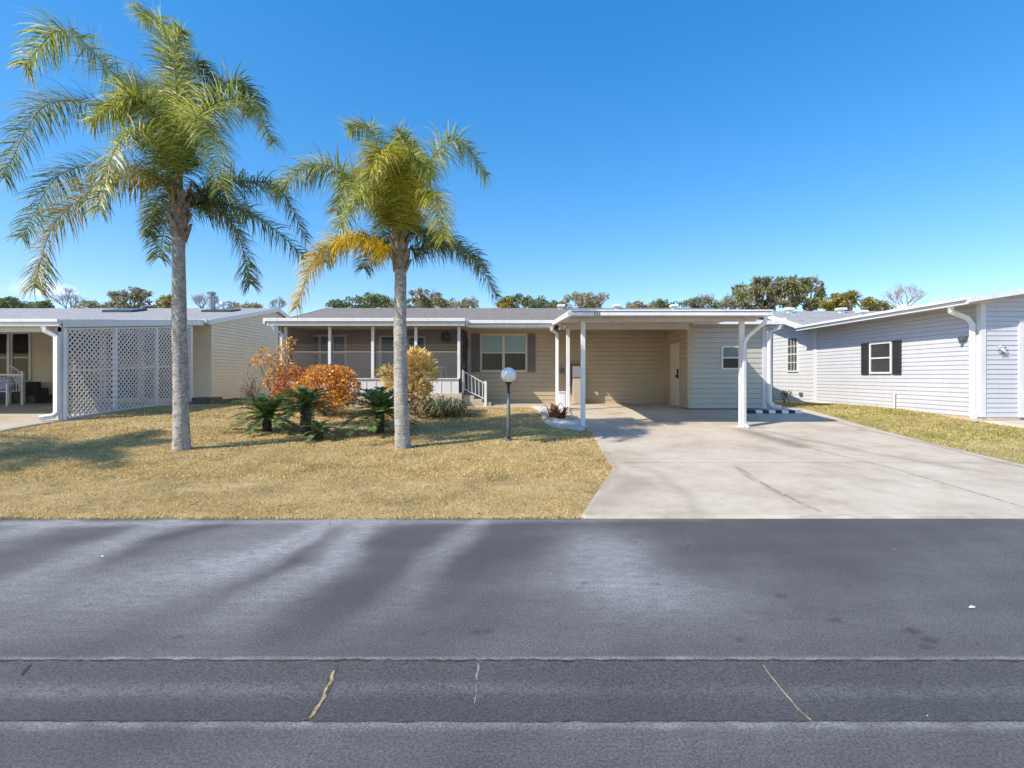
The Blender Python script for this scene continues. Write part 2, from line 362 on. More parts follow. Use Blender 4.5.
streaks = [ # pixel polyline, half width (m) start/end, strength
 ([(335, 521), (270, 551), (214, 574), (150, 592), (60, 612)], .13, .36, .95),
 ([(372, 521), (332, 560), (277, 592), (221, 619), (150, 652)], .12, .30, .9),
 ([(175, 522), (90, 552), (0, 590), (-90, 620)], .16, .30, .75),
 ([(60, 522), (-20, 540), (-120, 580)], .16, .3, .75),
 ([(478, 521), (445, 552), (405, 595), (370, 640)], .08, .16, .6),
 ([(610, 545), (598, 575), (575, 610)], .34, .50, .75),
 ([(640, 590), (700, 600), (760, 585)], .30, .35, .4),
 ([(0, 524), (200, 523), (420, 522), (560, 521), (700, 520)], .07, .07, .7),
 ([(250, 535), (120, 580), (0, 640)], .3, .5, .4),
 ([(330, 530), (272, 569), (200, 608)], .05, .07, -.28),
 ([(225, 524), (150, 545), (70, 580)], .07, .10, -.2),
]
spots = [(656,584,.05),(781,596,.05),(835,620,.05),(912,631,.06),(930,640,.06),(926,647,.04),(584,583,.04),(306,600,.03),(190,560,.035),(205,556,.03),(243,562,.03),(180,637,.035),(420,634,.03),(478,632,.04),(490,631,.035),(385,545,.03),(688,545,.03),(140,541,.03),(740,640,.04),(850,585,.03)]
def segd(x, y, p, q):
    dx, dy = q[0]-p[0], q[1]-p[1]; t = np.clip(((x-p[0])*dx+(y-p[1])*dy)/(dx*dx+dy*dy), 0, 1)
    return np.hypot(x-p[0]-t*dx, y-p[1]-t*dy), t
def wob(x, y, s, seed):
    r = np.random.default_rng(seed); o = 0
    for k in range(6):
        a = r.uniform(0, 6.28); f = s*(1.6**k); o = o+np.sin((x*np.cos(a)+y*np.sin(a))*f+r.uniform(0, 6.28))/(1.45**k)
    return o/2.4
LA = 2.695; LB = 2.235
def road_stain(x, y):
    val = 0*x
    xw = x+.10*wob(x, y, 3, 1); yw = y+.07*wob(x, y, 3, 2)
    for pts, w0, w1, k in streaks:
        g = [ground_at(a, b, 0) for a, b in pts]; n = len(g)-1; best = 0*x
        for i in range(n):
            d, t = segd(xw, yw, g[i], g[i+1]); ww = 1.45*(w0+(w1-w0)*(i+t)/n)
            fade = np.clip(1.25-(i+t)/n, 0, 1) if len(pts) > 2 else 1
            best = np.maximum(best, np.exp(-(d/(ww*.95))**2.2)*fade)
        val = val+k*best
    # pale grit along the seams of the concrete valley gutter
    for yy, ww, k in ((LA+.02, .017, .85), (LB-.03, .03, .6)):
        d = np.abs(y-yy-.008*wob(x, y*0, 9, 5)); val = val+k*np.exp(-(d/ww)**2)*(.65+.35*wob(x, y, 17, 6))
    for px, py, r_ in spots:
        X, Y = ground_at(px, py, 0); val = val-.5*np.exp(-(np.hypot((x-X)/(.62*r_), (y-Y)/r_*1.8))**4)
    val = val+.12*wob(x, y, 1.1, 8)+.07*wob(x, y*2, 5, 18)+.02
    return np.clip(val, -1, .95)
xr_ = axis(-300, 300, -8, 8, .035)
tag(grid_mesh('road', xr_, np.concatenate([np.arange(LA+.012, 5.39, .02), [RY+.02]]), lambda x, y: 0*x, M['asphalt'], {'stain': road_stain}), kind='structure')
tag(grid_mesh('road_near_lane', xr_, axis(-60, LB-.012, 1.7, LB-.013, .0153), lambda x, y: 0*x, M['asphalt'], {'stain': road_stain}), kind='structure')
def gut_stain(x, y):
    c = .18*np.exp(-((y-2.47-.03*wob(x, 0*y, 1, 3))/.05)**2)*(1+.6*wob(x*.3, y, 8, 4)) + .25*np.exp(-((x+2.4)/1.2)**2)*np.exp(-((y-2.46)/.07)**2)
    return c+.03*wob(x, y, 2, 14)
tag(grid_mesh('road_gutter', xr_, np.linspace(LB-.01, LA+.01, 24), lambda x, y: -.018+.016*((y-2.465)/.23)**2, M['gutter'], {'stain': gut_stain}), kind='structure')
# curb sheet beyond the near lane (behind the camera nothing is seen)

def ribbon(name, pts, w, mat, zoff=.004, jitter=.3, seed=1, zf=None, parent=None):
    r = random.Random(seed); P = []
    for i in range(len(pts)-1):
        a, b = Vector(pts[i]+(0,)), Vector(pts[i+1]+(0,)); n = max(2, int((b-a).length/.04))
        for k in range(n): P.append(a.lerp(b, k/n))
    P.append(Vector(pts[-1]+(0,))); vs_ = []; fs = []
    for i, p in enumerate(P):
        d = (P[min(i+1, len(P)-1)]-P[max(i-1, 0)]).normalized(); nrm = Vector((-d.y, d.x, 0)); j = Vector((r.uniform(-1, 1), r.uniform(-1, 1), 0))*w*jitter*1.2
        hw = w*.5*(1+r.uniform(-jitter, jitter)*1.5); q = p+j
        z = (zf(q.x, q.y) if zf else 0)+zoff
        vs_ += [tuple(Vector((q.x, q.y, z))+nrm*hw), tuple(Vector((q.x, q.y, z))-nrm*hw)]
        if i: fs.append((2*i-2, 2*i-1, 2*i+1, 2*i))
    me = bpy.data.meshes.new(name); me.from_pydata(vs_, [], fs); me.materials.append(mat); o = bpy.data.objects.new(name, me); COL.objects.link(o)
    return tag(o, kind='structure')
def G0(px, py): return ground_at(px, py, 0)
ribbon('road_crack', [G0(337, 664), G0(326, 690), G0(309, 718)], .030, M['tar'], .001, .15, 3, lambda x, y: -.018+.016*((y-2.465)/.23)**2)  # dark crack bed, wider than the sand to paint its edge shadows
ribbon('road_crack', [G0(335, 668), G0(323, 694), G0(309, 718)], .015, M['sand'], .002, .35, 4, lambda x, y: -.018+.016*((y-2.465)/.23)**2)
ribbon('road_crack', [G0(478, 663), G0(476, 690), G0(474, 714)], .005, M['grit'], .001, .8, 5, lambda x, y: -.018+.016*((y-2.465)/.23)**2)
ribbon('road_crack', [G0(763, 664), G0(788, 694), G0(815, 725)], .006, M['sand'], .001, .6, 6, lambda x, y: -.018+.016*((y-2.465)/.23)**2)
ribbon('road_crack', [(-9, LA+.01), (-4, LA+.004), (0, LA+.008), (4, LA+.003), (9, LA+.01)], .007, M['tar'], .002, .9, 8)
ribbon('road_crack', [(-9, LB-.01), (-4, LB-.004), (0, LB-.012), (4, LB-.006), (9, LB-.01)], .006, M['tar'], .002, .9, 9)
ribbon('road_crack', [G0(30, 664), G0(22, 672)], .01, M['tar'], .003, .8, 10, lambda x, y: -.018+.016*((y-2.465)/.23)**2)

# driveway edges from the picture
def interp_edge(pts): ys = [p[1] for p in pts]; xs = [p[0] for p in pts]; o_ = np.argsort(ys); return lambda y: np.interp(y, np.array(ys)[o_], np.array(xs)[o_])
dl = [ground_at(a, b) for a, b in ((581, 517.5), (613, 470), (590, 431))]+[(1.55, 14.0), (1.45, 17.5)]
dr = [(9.6, RY), (8.05, 8.0), (8.2, 10), (8.5, 12.5), (8.75, 15.2), (8.8, 17.5)]
DXL = interp_edge(dl); DXR = interp_edge(dr)
def strip(name, xl, xr, y0, y1, n, m, zoff, mat, attrs=None, ny=None):
    ys = np.linspace(y0, y1, n); t = np.linspace(0, 1, m); X = xl(ys)[:, None]*(1-t)+xr(ys)[:, None]*t; Yg = np.repeat(ys[:, None], m, 1)
    Z = gz(X, Yg)+zoff
    v = np.stack([X, Yg, Z], -1).reshape(-1, 3); i = (np.arange(m-1)[None, :]+np.arange(n-1)[:, None]*m).ravel()
    F_ = [np.stack([i, i+1, i+m+1, i+m], 1)]
    # skirt
    ring = list(range(m))+[m*k+m-1 for k in range(1, n)]+[m*(n-1)+j for j in range(m-2, -1, -1)]+[m*k for k in range(n-2, 0, -1)]
    base = len(v); low = v[ring].copy(); low[:, 2] -= .12; v = np.concatenate([v, low]); k_ = len(ring)
    F_.append(np.array([[ring[(a+1) % k_], ring[a], base+a, base+(a+1) % k_] for a in range(k_)]))
    o = np_mesh(name, v, np.concatenate(F_), mat)
    for k, fn in (attrs or {}).items():
        a = o.data.attributes.new(k, 'FLOAT', 'POINT'); a.data.foreach_set('value', fn(v[:, 0], v[:, 1]).astype(np.float32))
    return tag(o, kind='structure')
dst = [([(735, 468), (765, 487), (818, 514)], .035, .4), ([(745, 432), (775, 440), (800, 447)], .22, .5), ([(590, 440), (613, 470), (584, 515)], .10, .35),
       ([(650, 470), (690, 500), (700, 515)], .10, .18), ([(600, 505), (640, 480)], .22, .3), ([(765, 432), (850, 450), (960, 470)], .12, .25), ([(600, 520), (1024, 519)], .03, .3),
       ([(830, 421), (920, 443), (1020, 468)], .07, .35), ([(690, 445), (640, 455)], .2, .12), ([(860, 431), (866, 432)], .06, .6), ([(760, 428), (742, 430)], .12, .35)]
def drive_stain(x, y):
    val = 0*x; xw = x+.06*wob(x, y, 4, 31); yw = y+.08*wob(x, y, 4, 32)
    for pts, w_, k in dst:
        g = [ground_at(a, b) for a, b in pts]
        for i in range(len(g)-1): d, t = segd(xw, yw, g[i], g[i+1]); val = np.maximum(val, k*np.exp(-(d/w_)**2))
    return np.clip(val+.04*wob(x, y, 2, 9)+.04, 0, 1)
strip('driveway', DXL, DXR, RY+.005, 17.5, 260, 150, .022, M['concrete'], {'stain': lambda x, y: np.clip(drive_stain(x, y)*1.5, 0, 1)})
def gzd(x, y): return float(gz(x, y))+.022
def GD(px, py): return ground_at(px, py)
ribbon('driveway_joint', [(float(DXL(8.13))+.03, 8.13), (8.0, 8.13)], .008, M['tar'], .004, .3, 21, gzd)
ribbon('driveway_joint', [(float(DXL(12.0))+.03, 12.0), (8.3, 12.0)], .008, M['tar'], .004, .3, 22, gzd)
ribbon('driveway_joint', [GD(1060, 520), GD(1000, 502), GD(900, 472), GD(805, 448)], .007, M['tar'], .004, .5, 24, gzd)
ribbon('driveway_joint', [GD(738, 468), GD(765, 486), GD(815, 513)], .006, M['tar'], .002, .9, 25, gzd)
# left neighbour's slab and its drive
nl = [(-11.5, 9.4), (-10.45, 11.9), (-10.4, 17.9)]
strip('neighbour_driveway', lambda y: 0*y-24, interp_edge([(-13.2, RY), (-13.0, 8.5), (ground_at(0, 433)[0], ground_at(0, 433)[1]), (-10.42, 12.0), (-10.42, 17.9)]), RY+.005, 17.9, 90, 60, .03, M['concrete'], {'stain': lambda x, y: .12+.1*wob(x, y, 2, 44)})
strip('walkway', lambda y: 0*y-1.6, lambda y: 0*y+1.42, 16.0, 17.45, 12, 20, .028, M['concrete'], {'stain': lambda x, y: 0*x+.05})
strip('neighbour_garage_slab', lambda y: 0*y+11.02, lambda y: 0*y+19, 10.7, 11.93, 10, 30, .05, M['concrete'], {'stain': lambda x, y: 0*x+.15})

# ------------------------------------------------------------------ grass blades
def on_lawn(x, y):
    left = (x < DXL(y)+.02+.05*wob(x, y, 9, 61)) & (x > np.where(y > 11.9, -10.3, np.interp(y, [5, 8.5, ground_at(0, 433)[1], 12], [-13.2, -13.0, ground_at(0, 433)[0], -10.4])))
    left &= ~((y > 15.95) & (x > -1.65)) & (y < 16.4) & ~((x > .55) & (y > 12.2))
    return left
def on_strip(x, y): return (x > DXR(y)-.03+.07*wob(x, y, 7, 62)) & ~((y > 11.9) & (x > 10.95)) & ~((y > 10.65) & (x > 11)) & (x < 16)
def blades(name, mask, mat, bands, kind_label):
    V = []
    for y0, y1, dens, x0, x1, hh, ww in bands:
        n = int((x1-x0)*(y1-y0)*dens); x = RNG.uniform(x0, x1, n); y = RNG.uniform(y0, y1, n)
        k = mask(x, y) & (np.abs(x) < y*1.08+.6) & (RNG.random(n) < .62+.45*wob(x, y, 2.2, 71)+.3*wob(x, y, 11, 72)); x = x[k]; y = y[k]; n = len(x)
        z = gz(x, y)+.005; a = RNG.uniform(0, 6.28, n); h = hh*RNG.uniform(.5, 1.25, n); l_ = h*RNG.uniform(.3, 1.6, n); b = RNG.uniform(0, 6.28, n)
        wv = np.stack([np.cos(a), np.sin(a), 0*a], 1)*(ww*RNG.uniform(.6, 1.3, n))[:, None]
        p = np.stack([x, y, z], 1); tip = p+np.stack([np.cos(b)*l_, np.sin(b)*l_, h], 1)
        V.append(np.stack([p-wv, p+wv, tip], 1).reshape(-1, 3))
    V = np.concatenate(V); n = len(V)//3
    o = np_mesh(name, V, np.arange(3*n).reshape(-1, 3), mat); return tag(o, kind_label[0], kind_label[1], kind='stuff')
blades('lawn_grass', on_lawn, M['grass'], [(RY-.035, RY+.03, 5200, -8, 2.6, .022, .006), (RY+.02, 7.0, 7000, -8, 2.6, .028, .0045), (7.0, 9.5, 3600, -11, 2.6, .034, .007), (9.5, 12.5, 1500, -14, 2.4, .038, .011), (12.5, 16.4, 800, -13, 2.2, .042, .015)], ('dry straw coloured lawn grass in front of the tan house', 'grass'))
blades('side_strip_grass', on_strip, M['grass_green'], [(RY+.02, 9, 1600, 7.9, 11, .038, .008), (9, 13, 1500, 7.9, 14, .045, .011), (13, 17.4, 900, 8.3, 11, .05, .015)], ('yellow green grass strip between driveway and grey house', 'grass'))

def litter(name, label, n, region, mat, size, zf, seed):
    r = random.Random(seed); mb = MB()
    for k in range(n):
        x, y = region(r); z = zf(x, y)+.004; a = r.uniform(0, 6.28); s_ = size*r.uniform(.5, 1.4); c_, q_ = math.cos(a)*s_, math.sin(a)*s_; h = s_*r.uniform(.1, .45)
        mb.quad([(x-c_, y-q_, z), (x+q_*.35, y-c_*.35, z+h), (x+c_, y+q_, z+.002), (x-q_*.35, y+c_*.35, z+h*.3)])
    return tag(mb.build(name, mat), label, 'leaf litter', kind='stuff')
def reg_lawn(r):
    while True:
        x, y = r.uniform(-9, 2.4), r.uniform(5.45, 13)
        if on_lawn(np.array([x]), np.array([y]))[0]: return x, y
litter('fallen_leaves', 'scattered dry leaves lying on the straw lawn', 420, reg_lawn, M['dead'], .028, lambda x, y: float(gz(x, y))+.025, 5)
litter('road_grit', 'small crumbs and leaf bits lying on the asphalt', 170, lambda r: (r.uniform(-6, 6), 5.37-abs(r.gauss(0, .8)) if r.random() < .7 else r.uniform(1.9, 5.3)), M['dead'], .011, lambda x, y: 0.0 if (y > LA or y < LB) else -.016, 6)
for px_, py_, s_ in ((972, 608, .028), (928, 715, .014), (102, 557, .014)):
    x, y = ground_at(px_, py_, 0); mb = MB(); zz = .004 if not LB < y < LA else -.012
    mb.quad([(x-s_, y-.2*s_, zz), (x, y-.5*s_, zz+.004), (x+s_, y+.1*s_, zz+.002), (x+.1*s_, y+.5*s_, zz+.008)]); tag(mb.build('paper_scrap', M['white'], None), {972: 'larger pale scrap lying on the far right of the road', 928: 'tiny pale scrap on the gutter strip at right', 102: 'tiny pale scrap on the road at far left'}[px_], 'litter')
# ------------------------------------------------------------------ building helpers
def siding(name, mat, parent, a, b, zb, top, lap=.12, nrm=None, seg=1, t0=.1, gap=.012):
    """lap siding from a to b (2D), zb..top (number or function of t), outward normal to the right-hand side nrm"""
    a = Vector(a); b = Vector(b); d = b-a; n = Vector(nrm); mb = MB()
    tf = top if callable(top) else (lambda t: top)
    for s_ in range(seg):
        t_0, t_1 = s_/seg, (s_+1)/seg; p = a+d*t_0; q = a+d*t_1
        z = zb; zt0, zt1 = tf(t_0), tf(t_1)
        while z < max(zt0, zt1)-.003:
            z1a, z1b = min(z+lap, zt0), min(z+lap, zt1); za, zb_ = min(z, zt0), min(z, zt1)
            o0, o1, o2 = n*.020, n*.008, n*-.016; g_ = gap
            def cl(zz, zt): return min(zz, zt)
            ya, yb = cl(z+lap-g_, zt0), cl(z+lap-g_, zt1)
            mb.quad([(p.x+o0.x, p.y+o0.y, za), (q.x+o0.x, q.y+o0.y, zb_), (q.x+o1.x, q.y+o1.y, yb), (p.x+o1.x, p.y+o1.y, ya)])
            mb.quad([(p.x+o2.x, p.y+o2.y, za), (q.x+o2.x, q.y+o2.y, zb_), (q.x+o0.x, q.y+o0.y, zb_), (p.x+o0.x, p.y+o0.y, za)])
            mb.quad([(p.x+o1.x, p.y+o1.y, ya), (q.x+o1.x, q.y+o1.y, yb), (q.x+o2.x, q.y+o2.y, yb), (p.x+o2.x, p.y+o2.y, ya)])
            mb.quad([(p.x+o2.x, p.y+o2.y, ya), (q.x+o2.x, q.y+o2.y, yb), (q.x+o2.x, q.y+o2.y, z1b), (p.x+o2.x, p.y+o2.y, z1a)])
            z += lap
        e0, e1 = -n*.018, -n*t0
        mb.hexa([(p.x+e0.x, p.y+e0.y, zb), (q.x+e0.x, q.y+e0.y, zb), (q.x+e1.x, q.y+e1.y, zb), (p.x+e1.x, p.y+e1.y, zb)],
                [(p.x+e0.x, p.y+e0.y, zt0), (q.x+e0.x, q.y+e0.y, zt1), (q.x+e1.x, q.y+e1.y, zt1), (p.x+e1.x, p.y+e1.y, zt0)])
    return mb.build(name, mat, parent)
class Plane:   # wall-local boxes: u along, n outward
    def __init__(s, o, u, n): s.o = Vector(o+(0,)); s.u = Vector(u+(0,)); s.n = Vector(n+(0,))
    def box(s, mb, u0, u1, n0, n1, z0, z1):
        P = lambda u, n: s.o+s.u*u+s.n*n
        c = [P(u0, n0), P(u1, n0), P(u1, n1), P(u0, n1)]
        if (s.u.x*s.n.y-s.u.y*s.n.x) < 0: c = c[::-1]
        return mb.hexa([(p.x, p.y, z0) for p in c], [(p.x, p.y, z1) for p in c])
def window(parent, pl, u0, u1, z0, z1, fm, upper, lower, bars=(0, 0), fw=.05, mull=None, rail=True, label=None):
    """double-hung window: frame part, panes as its children"""
    mb = MB(); pl.box(mb, u0-fw, u0, .0, .055, z0-fw, z1+fw); pl.box(mb, u1, u1+fw, .0, .055, z0-fw, z1+fw)
    pl.box(mb, u0, u1, 0, .053, z1, z1+fw); pl.box(mb, u0, u1, 0, .06, z0-fw, z0)
    zm = (z0+z1)/2; edges = [u0]+(mull or [])+[u1]
    if rail:
        for i in range(len(edges)-1): pl.box(mb, edges[i]+.0, edges[i+1], .0, .045, zm-.02, zm+.02)
    for m_ in (mull or []): pl.box(mb, m_-.045, m_+.045, 0, .05, z0, z1)
    if bars[0]:
        for i in range(1, bars[0]): u = u0+(u1-u0)*i/bars[0]; pl.box(mb, u-.012, u+.012, .0, .038, z0, z1)
        for i in range(1, bars[1]):
            z = z0+(z1-z0)*i/bars[1]
            if abs(z-zm) > .03: pl.box(mb, u0, u1, .0, .036, z-.012, z+.012)
    f = mb.build('window', fm, parent)
    if label: f['label'] = label
    for i in range(len(edges)-1):
        for za, zb, mt in ((z0, zm, lower), (zm, z1, upper)):
            m2 = MB(); pl.box(m2, edges[i]+.004, edges[i+1]-.004, .0, .030, za+.002, zb-.002); m2.build('pane', mt, f)
    return f
def shutter(parent, pl, u0, u1, z0, z1, mat):
    mb = MB(); pl.box(mb, u0, u1, 0, .03, z0, z1)
    for (a, b, c, d) in ((u0, u0+.045, z0, z1), (u1-.045, u1, z0, z1), (u0+.045, u1-.045, z0, z0+.06), (u0+.045, u1-.045, z1-.06, z1), (u0+.045, u1-.045, (z0+z1)/2-.03, (z0+z1)/2+.03)):
        pl.box(mb, a, b, .0, .045, c, d)
    z = z0+.08
    while z < z1-.08:
        if abs(z-(z0+z1)/2) > .05: pl.box(mb, u0+.045, u1-.045, 0, .038, z, z+.018)
        z += .045
    return mb.build('shutter', mat, parent)
def roofvent(parent, x, y, z, mat, s=.2, h=.16):
    mb = MB(); mb.box(x-s*.6, x+s*.6, y-s*.6, y+s*.6, z-.25, z+h*.5); mb.box(x-s, x+s, y-s, y+s, z+h*.5, z+h); return mb.build('roof_vent', mat, parent, bevel=.02)

# ------------------------------------------------------------------ main house
GB = .54
H = empty('house', (-1, 17.5, GB), 'low tan house with white trimmed porch and open carport, straight behind the dry lawn', 'house')
WY = 17.5; TR = 1.5
siding('front_wall', M['tan_siding'], H, (-1.5, WY), (5.3, WY), GB, 3.12, .15, (0, -1))
# porch
PY = 18.9; PFL = .95
siding('porch_wall', M['porch_siding'], H, (-7.2, PY), (-1.5, PY), PFL, 3.2, .15, (0, -1))
siding('porch_return_wall', M['tan_siding'], H, (-1.5, PY), (-1.5, WY), PFL-.3, 3.2, .15, (-1, 0))
siding('side_wall', M['tan_siding'], H, (-7.36, 16.3), (-7.36, 25.4), GB, lambda t: 3.1+.95*max(0, 1-abs(16.3+9.1*t-21)/4.6) if 16.3+9.1*t > 16.6 else 3.1, .15, (-1, 0), 16)
mb = MB(); mb.box(-7.30, -1.52, 16.12, PY-.02, GB-.1, PFL); mb.build('porch_floor', M['concrete'], H)
mb = MB(); mb.box(-7.28, -1.62, 16.14, 16.22, PFL-.35, 1.40); mb.box(-7.3, -1.6, 16.10, 16.26, 1.40, 1.43)
for k in range(20):
    x = -7.2+k*.295
    if x < -1.7: mb.box(x, x+.02, 16.125, 16.14, PFL-.34, 1.395)
mb.build('porch_knee_wall', M['white_vinyl'], H)
for px in (286, 330, 373, 416, 459):
    x = X_(px, 16.18); mb = MB(); mb.box(x-.045, x+.045, 16.13, 16.22, 1.43, 3.05); mb.build('porch_post', M['white'], H, bevel=.008)
xs_ = [X_(p, 16.18) for p in (286, 330, 373, 416, 459)]
for i in range(4):
    mb = MB(); mb.box(xs_[i]+.05, xs_[i+1]-.05, 16.17, 16.172, 2.27, 3.05); mb.build('insect_screen', M['screen'], H)
    mb = MB(); mb.box(xs_[i]+.05, xs_[i+1]-.05, 16.17, 16.173, 1.43, 2.25); mb.build('vinyl_panel', M['vinyl'], H)
    mb = MB(); mb.box(xs_[i]+.046, xs_[i+1]-.046, 16.16, 16.185, 2.25, 2.27); mb.build('screen_rail', M['porch_siding'], H)
mb = MB(); mb.slab([(-7.55, 15.92, 3.25), (-1.40, 15.92, 3.25), (-1.40, 18.3, 3.42), (-7.55, 18.3, 3.42)], .12); mb.build('porch_roof', M['soffit'], H)
mb = MB(); mb.box(-7.57, -1.38, 15.80, 15.915, 3.185, 3.29); mb.box(-7.55, -1.40, 15.86, 15.915, 3.06, 3.17); mb.build('porch_gutter', M['white'], H, bevel=.01)
mb = MB(); mb.box(-7.64, -7.58, 15.83, 18.2, 3.12, 3.30); mb.build('porch_side_fascia', M['white'], H)
mb = MB(); mb.box(-1.375, -1.33, 15.9, 16.33, 3.07, 3.28); mb.build('porch_side_fascia', M['white'], H)
mb = MB(); mb.spout([(-7.35, 15.86, 3.07), (-7.3, 15.9, 2.95), (-7.14, 16.06, 2.8), (-7.14, 16.06, .62)], .045); mb.build('downspout', M['white'], H)
pw = Plane((0, PY), (1, 0), (0, -1))
window(H, pw, X_(308, PY), X_(345, PY), 1.75, 2.95, M['white'], M['glass_blind'], M['glass_grey'], fw=.07, mull=[X_(320, PY), X_(333, PY)])
mb = MB(); pw.box(mb, X_(379, PY), X_(396.5, PY), 0, .05, PFL, 2.99); o = mb.build('porch_door', M['white_vinyl'], H)
mb = MB(); pw.box(mb, X_(382, PY), X_(394, PY), .051, .06, 1.3, 2.92); mb.build('glass', M['glass'], o)
window(H, pw, X_(409, PY), X_(424, PY), 1.75, 2.9, M['white'], M['glass'], M['glass_grey'], fw=.06)
# wreath (rests on wall)
mb = MB(); c = (X_(446, PY), PY-.08, Z_(337.5, PY)); rr = .13
mb.tube([(c[0]+rr*math.cos(a), c[1], c[2]+rr*math.sin(a)) for a in [i*2*math.pi/16 for i in range(17)]], .06, 6)
for k in range(60):
    a = random.uniform(0, 6.28); q = rr+random.uniform(-.06, .08); p0 = Vector((c[0]+q*math.cos(a), c[1]-random.uniform(0, .06), c[2]+q*math.sin(a))); e = Vector((random.uniform(-1, 1), random.uniform(-.6, 0), random.uniform(-1, 1)))*.06
    mb.quad([p0, p0+e+Vector((.01, 0, .01)), p0+e*1.5, p0+e-Vector((.01, 0, .01))])
tag(mb.build('wreath', M['charcoal']), 'round dark wreath hanging on the porch back wall', 'wreath')
# white patio table
T = empty('side_table', (X_(443, 17.6), 17.6, PFL), 'small white side table standing inside the screened porch', 'side table')
tx, tz = X_(443, 17.6), Z_(367, 17.6)
mb = MB(); mb.tube([(tx, 17.6, tz-.015), (tx, 17.6, tz+.02)], .16, 20); mb.build('table_top', M['white'], T)
for k in range(3):
    a = k*2.1+.3; mb = MB(); mb.tube([(tx+.1*math.cos(a), 17.6+.1*math.sin(a), tz-.015), (tx+.17*math.cos(a), 17.6+.17*math.sin(a), PFL)], .014, 6); mb.build('leg', M['white'], T)
# front wall windows
fw_ = Plane((0, WY), (1, 0), (0, -1)); U = lambda p: X_(p, WY-.05); Zw = lambda p: Z_(p, WY-.05)
window(H, fw_, U(482), U(525.5), Zw(370), Zw(335.5), paint('cream_frame', (.62, .55, .44, 1), .5, .04), M['blinds'], M['glass'], fw=.06, mull=[U(503.5)])
shutter(H, fw_, U(471.5), U(479.5), Zw(372), Zw(333.5), M['brown']); shutter(H, fw_, U(527.5), U(535.5), Zw(372), Zw(333.5), M['brown'])
for a_, b_ in ((-1.56, -1.44), (5.2, 5.28)): mb = MB(); fw_.box(mb, a_, b_, -.02, .035, GB, 3.12); mb.build('corner_trim', M['tan_siding'], H)
mb = MB(); mb.box(-1.5, 5.3, WY-.02, WY+.08, GB-.15, GB+.001); mb.build('foundation', M['grey_wood'], H)
# screen door on the porch side + wall lamp
mb = MB(); mb.box(-1.52, -1.44, 16.5, 17.35, PFL+.02, 2.98); o = mb.build('screen_door', M['black'], H)
mb = MB(); mb.box(-1.43, -1.38, 17.2, 17.25, 1.9, 2.05); mb.build('handle', M['galv'], o)
mb = MB(); mb.box(X_(466, WY)-.03, X_(466, WY)+.07, WY-.14, WY-.02, 2.45, 2.68); mb.tube([(X_(467, WY), WY-.09, 2.68), (X_(467, WY), WY-.09, 2.78)], [.07, .02], 8); mb.build('wall_lamp', M['black'], H)
# porch steps and railing
ST = M['concrete']
for k, (x0, x1, zt) in enumerate(((-1.5, -1.15, .88), (-1.15, -.88, .76), (-.88, -.6, .65))):
    mb = MB(); mb.box(x0, x1, 16.35, 17.3, GB-.02, zt); mb.build('step', ST, H, bevel=.01)
mb = MB()
def P3(px, py, Y=16.35): v = at(px, py, Y); return (v.x, v.y, v.z)
mb.tube([P3(463, 371), P3(485, 383.5)], .022, 4, rot=.78); mb.tube([P3(464, 389), P3(485, 399)], .02, 4, rot=.78)
for k in range(6):
    t_ = (k+.3)/6; a = Vector(P3(463, 371)).lerp(Vector(P3(485, 383.5)), t_); b = Vector(P3(464, 389)).lerp(Vector(P3(485, 399)), t_); mb.tube([b, a], .014, 4, rot=.78)
x = P3(485.5, 0)[0]; mb.box(x-.04, x+.04, 16.31, 16.39, GB, Z_(381, 16.35)); x = P3(463, 0)[0]; mb.box(x-.03, x+.03, 16.32, 16.38, PFL, Z_(370, 16.35))
mb.build('stair_railing', M['white_vinyl'], H)
# main roof
ex0, ex1 = -7.5, 8.3
mb = MB()
mb.slab([(ex0, 16.40, 3.25), (ex1, 16.40, 3.25), (ex1, 21, 4.285), (ex0, 21, 4.285)], .08)
mb.slab([(ex1, 25.6, 3.25), (ex0, 25.6, 3.25), (ex0, 21, 4.285), (ex1, 21, 4.285)], .08)
mb.build('roof', M['shingle'], H)
mb = MB(); mb.box(ex0, 1.44, 16.42, WY, 3.08, 3.13); mb.build('soffit', M['soffit'], H)
mb = MB(); mb.box(-1.33, 1.42, 16.25, 16.39, 3.17, 3.275); mb.box(-1.33, 1.42, 16.34, 16.395, 3.05, 3.155); mb.build('gutter', M['white'], H, bevel=.01)
mb = MB(); mb.hexa([(ex0-.03, 16.40, 3.12), (ex0, 16.40, 3.12), (ex0, 21, 4.155), (ex0-.03, 21, 4.155)], [(ex0-.03, 16.40, 3.27), (ex0, 16.40, 3.27), (ex0, 21, 4.305), (ex0-.03, 21, 4.305)]); mb.build('rake_board', M['white'], H)
for px in (561, 617, 674): roofvent(H, X_(px, 20.6), 20.6, 4.17, M['white'], .15, .2)
# carport
CX0, CX1, CY0 = 1.40, 5.89, 11.6
zf, zbk = 2.99, 3.255
mb = MB(); mb.slab([(CX0, CY0, zf-.02), (CX1, CY0, zf-.02), (CX1, 16.5, zbk-.02), (CX0, 16.5, zbk-.02)], .10)
for k in range(1, 15):
    x = CX0+(CX1-CX0)*k/15; mb.slab([(x-.012, CY0, zf-.122), (x+.012, CY0, zf-.122), (x+.012, 16.5, zbk-.122), (x-.012, 16.5, zbk-.122)], .012)
mb.build('carport_roof', M['soffit'], H)
mb = MB()
mb.box(CX0-.03, CX1+.02, CY0-.12, CY0-.003, zf-.035, zf)         # top lip
mb.box(CX0-.01, CX1, CY0-.05, CY0-.003, zf-.062, zf-.037)
mb.box(CX0-.03, CX1+.02, CY0-.11, CY0-.003, zf-.13, zf-.064)
mb.build('carport_gutter', M['white'], H, bevel=.006)
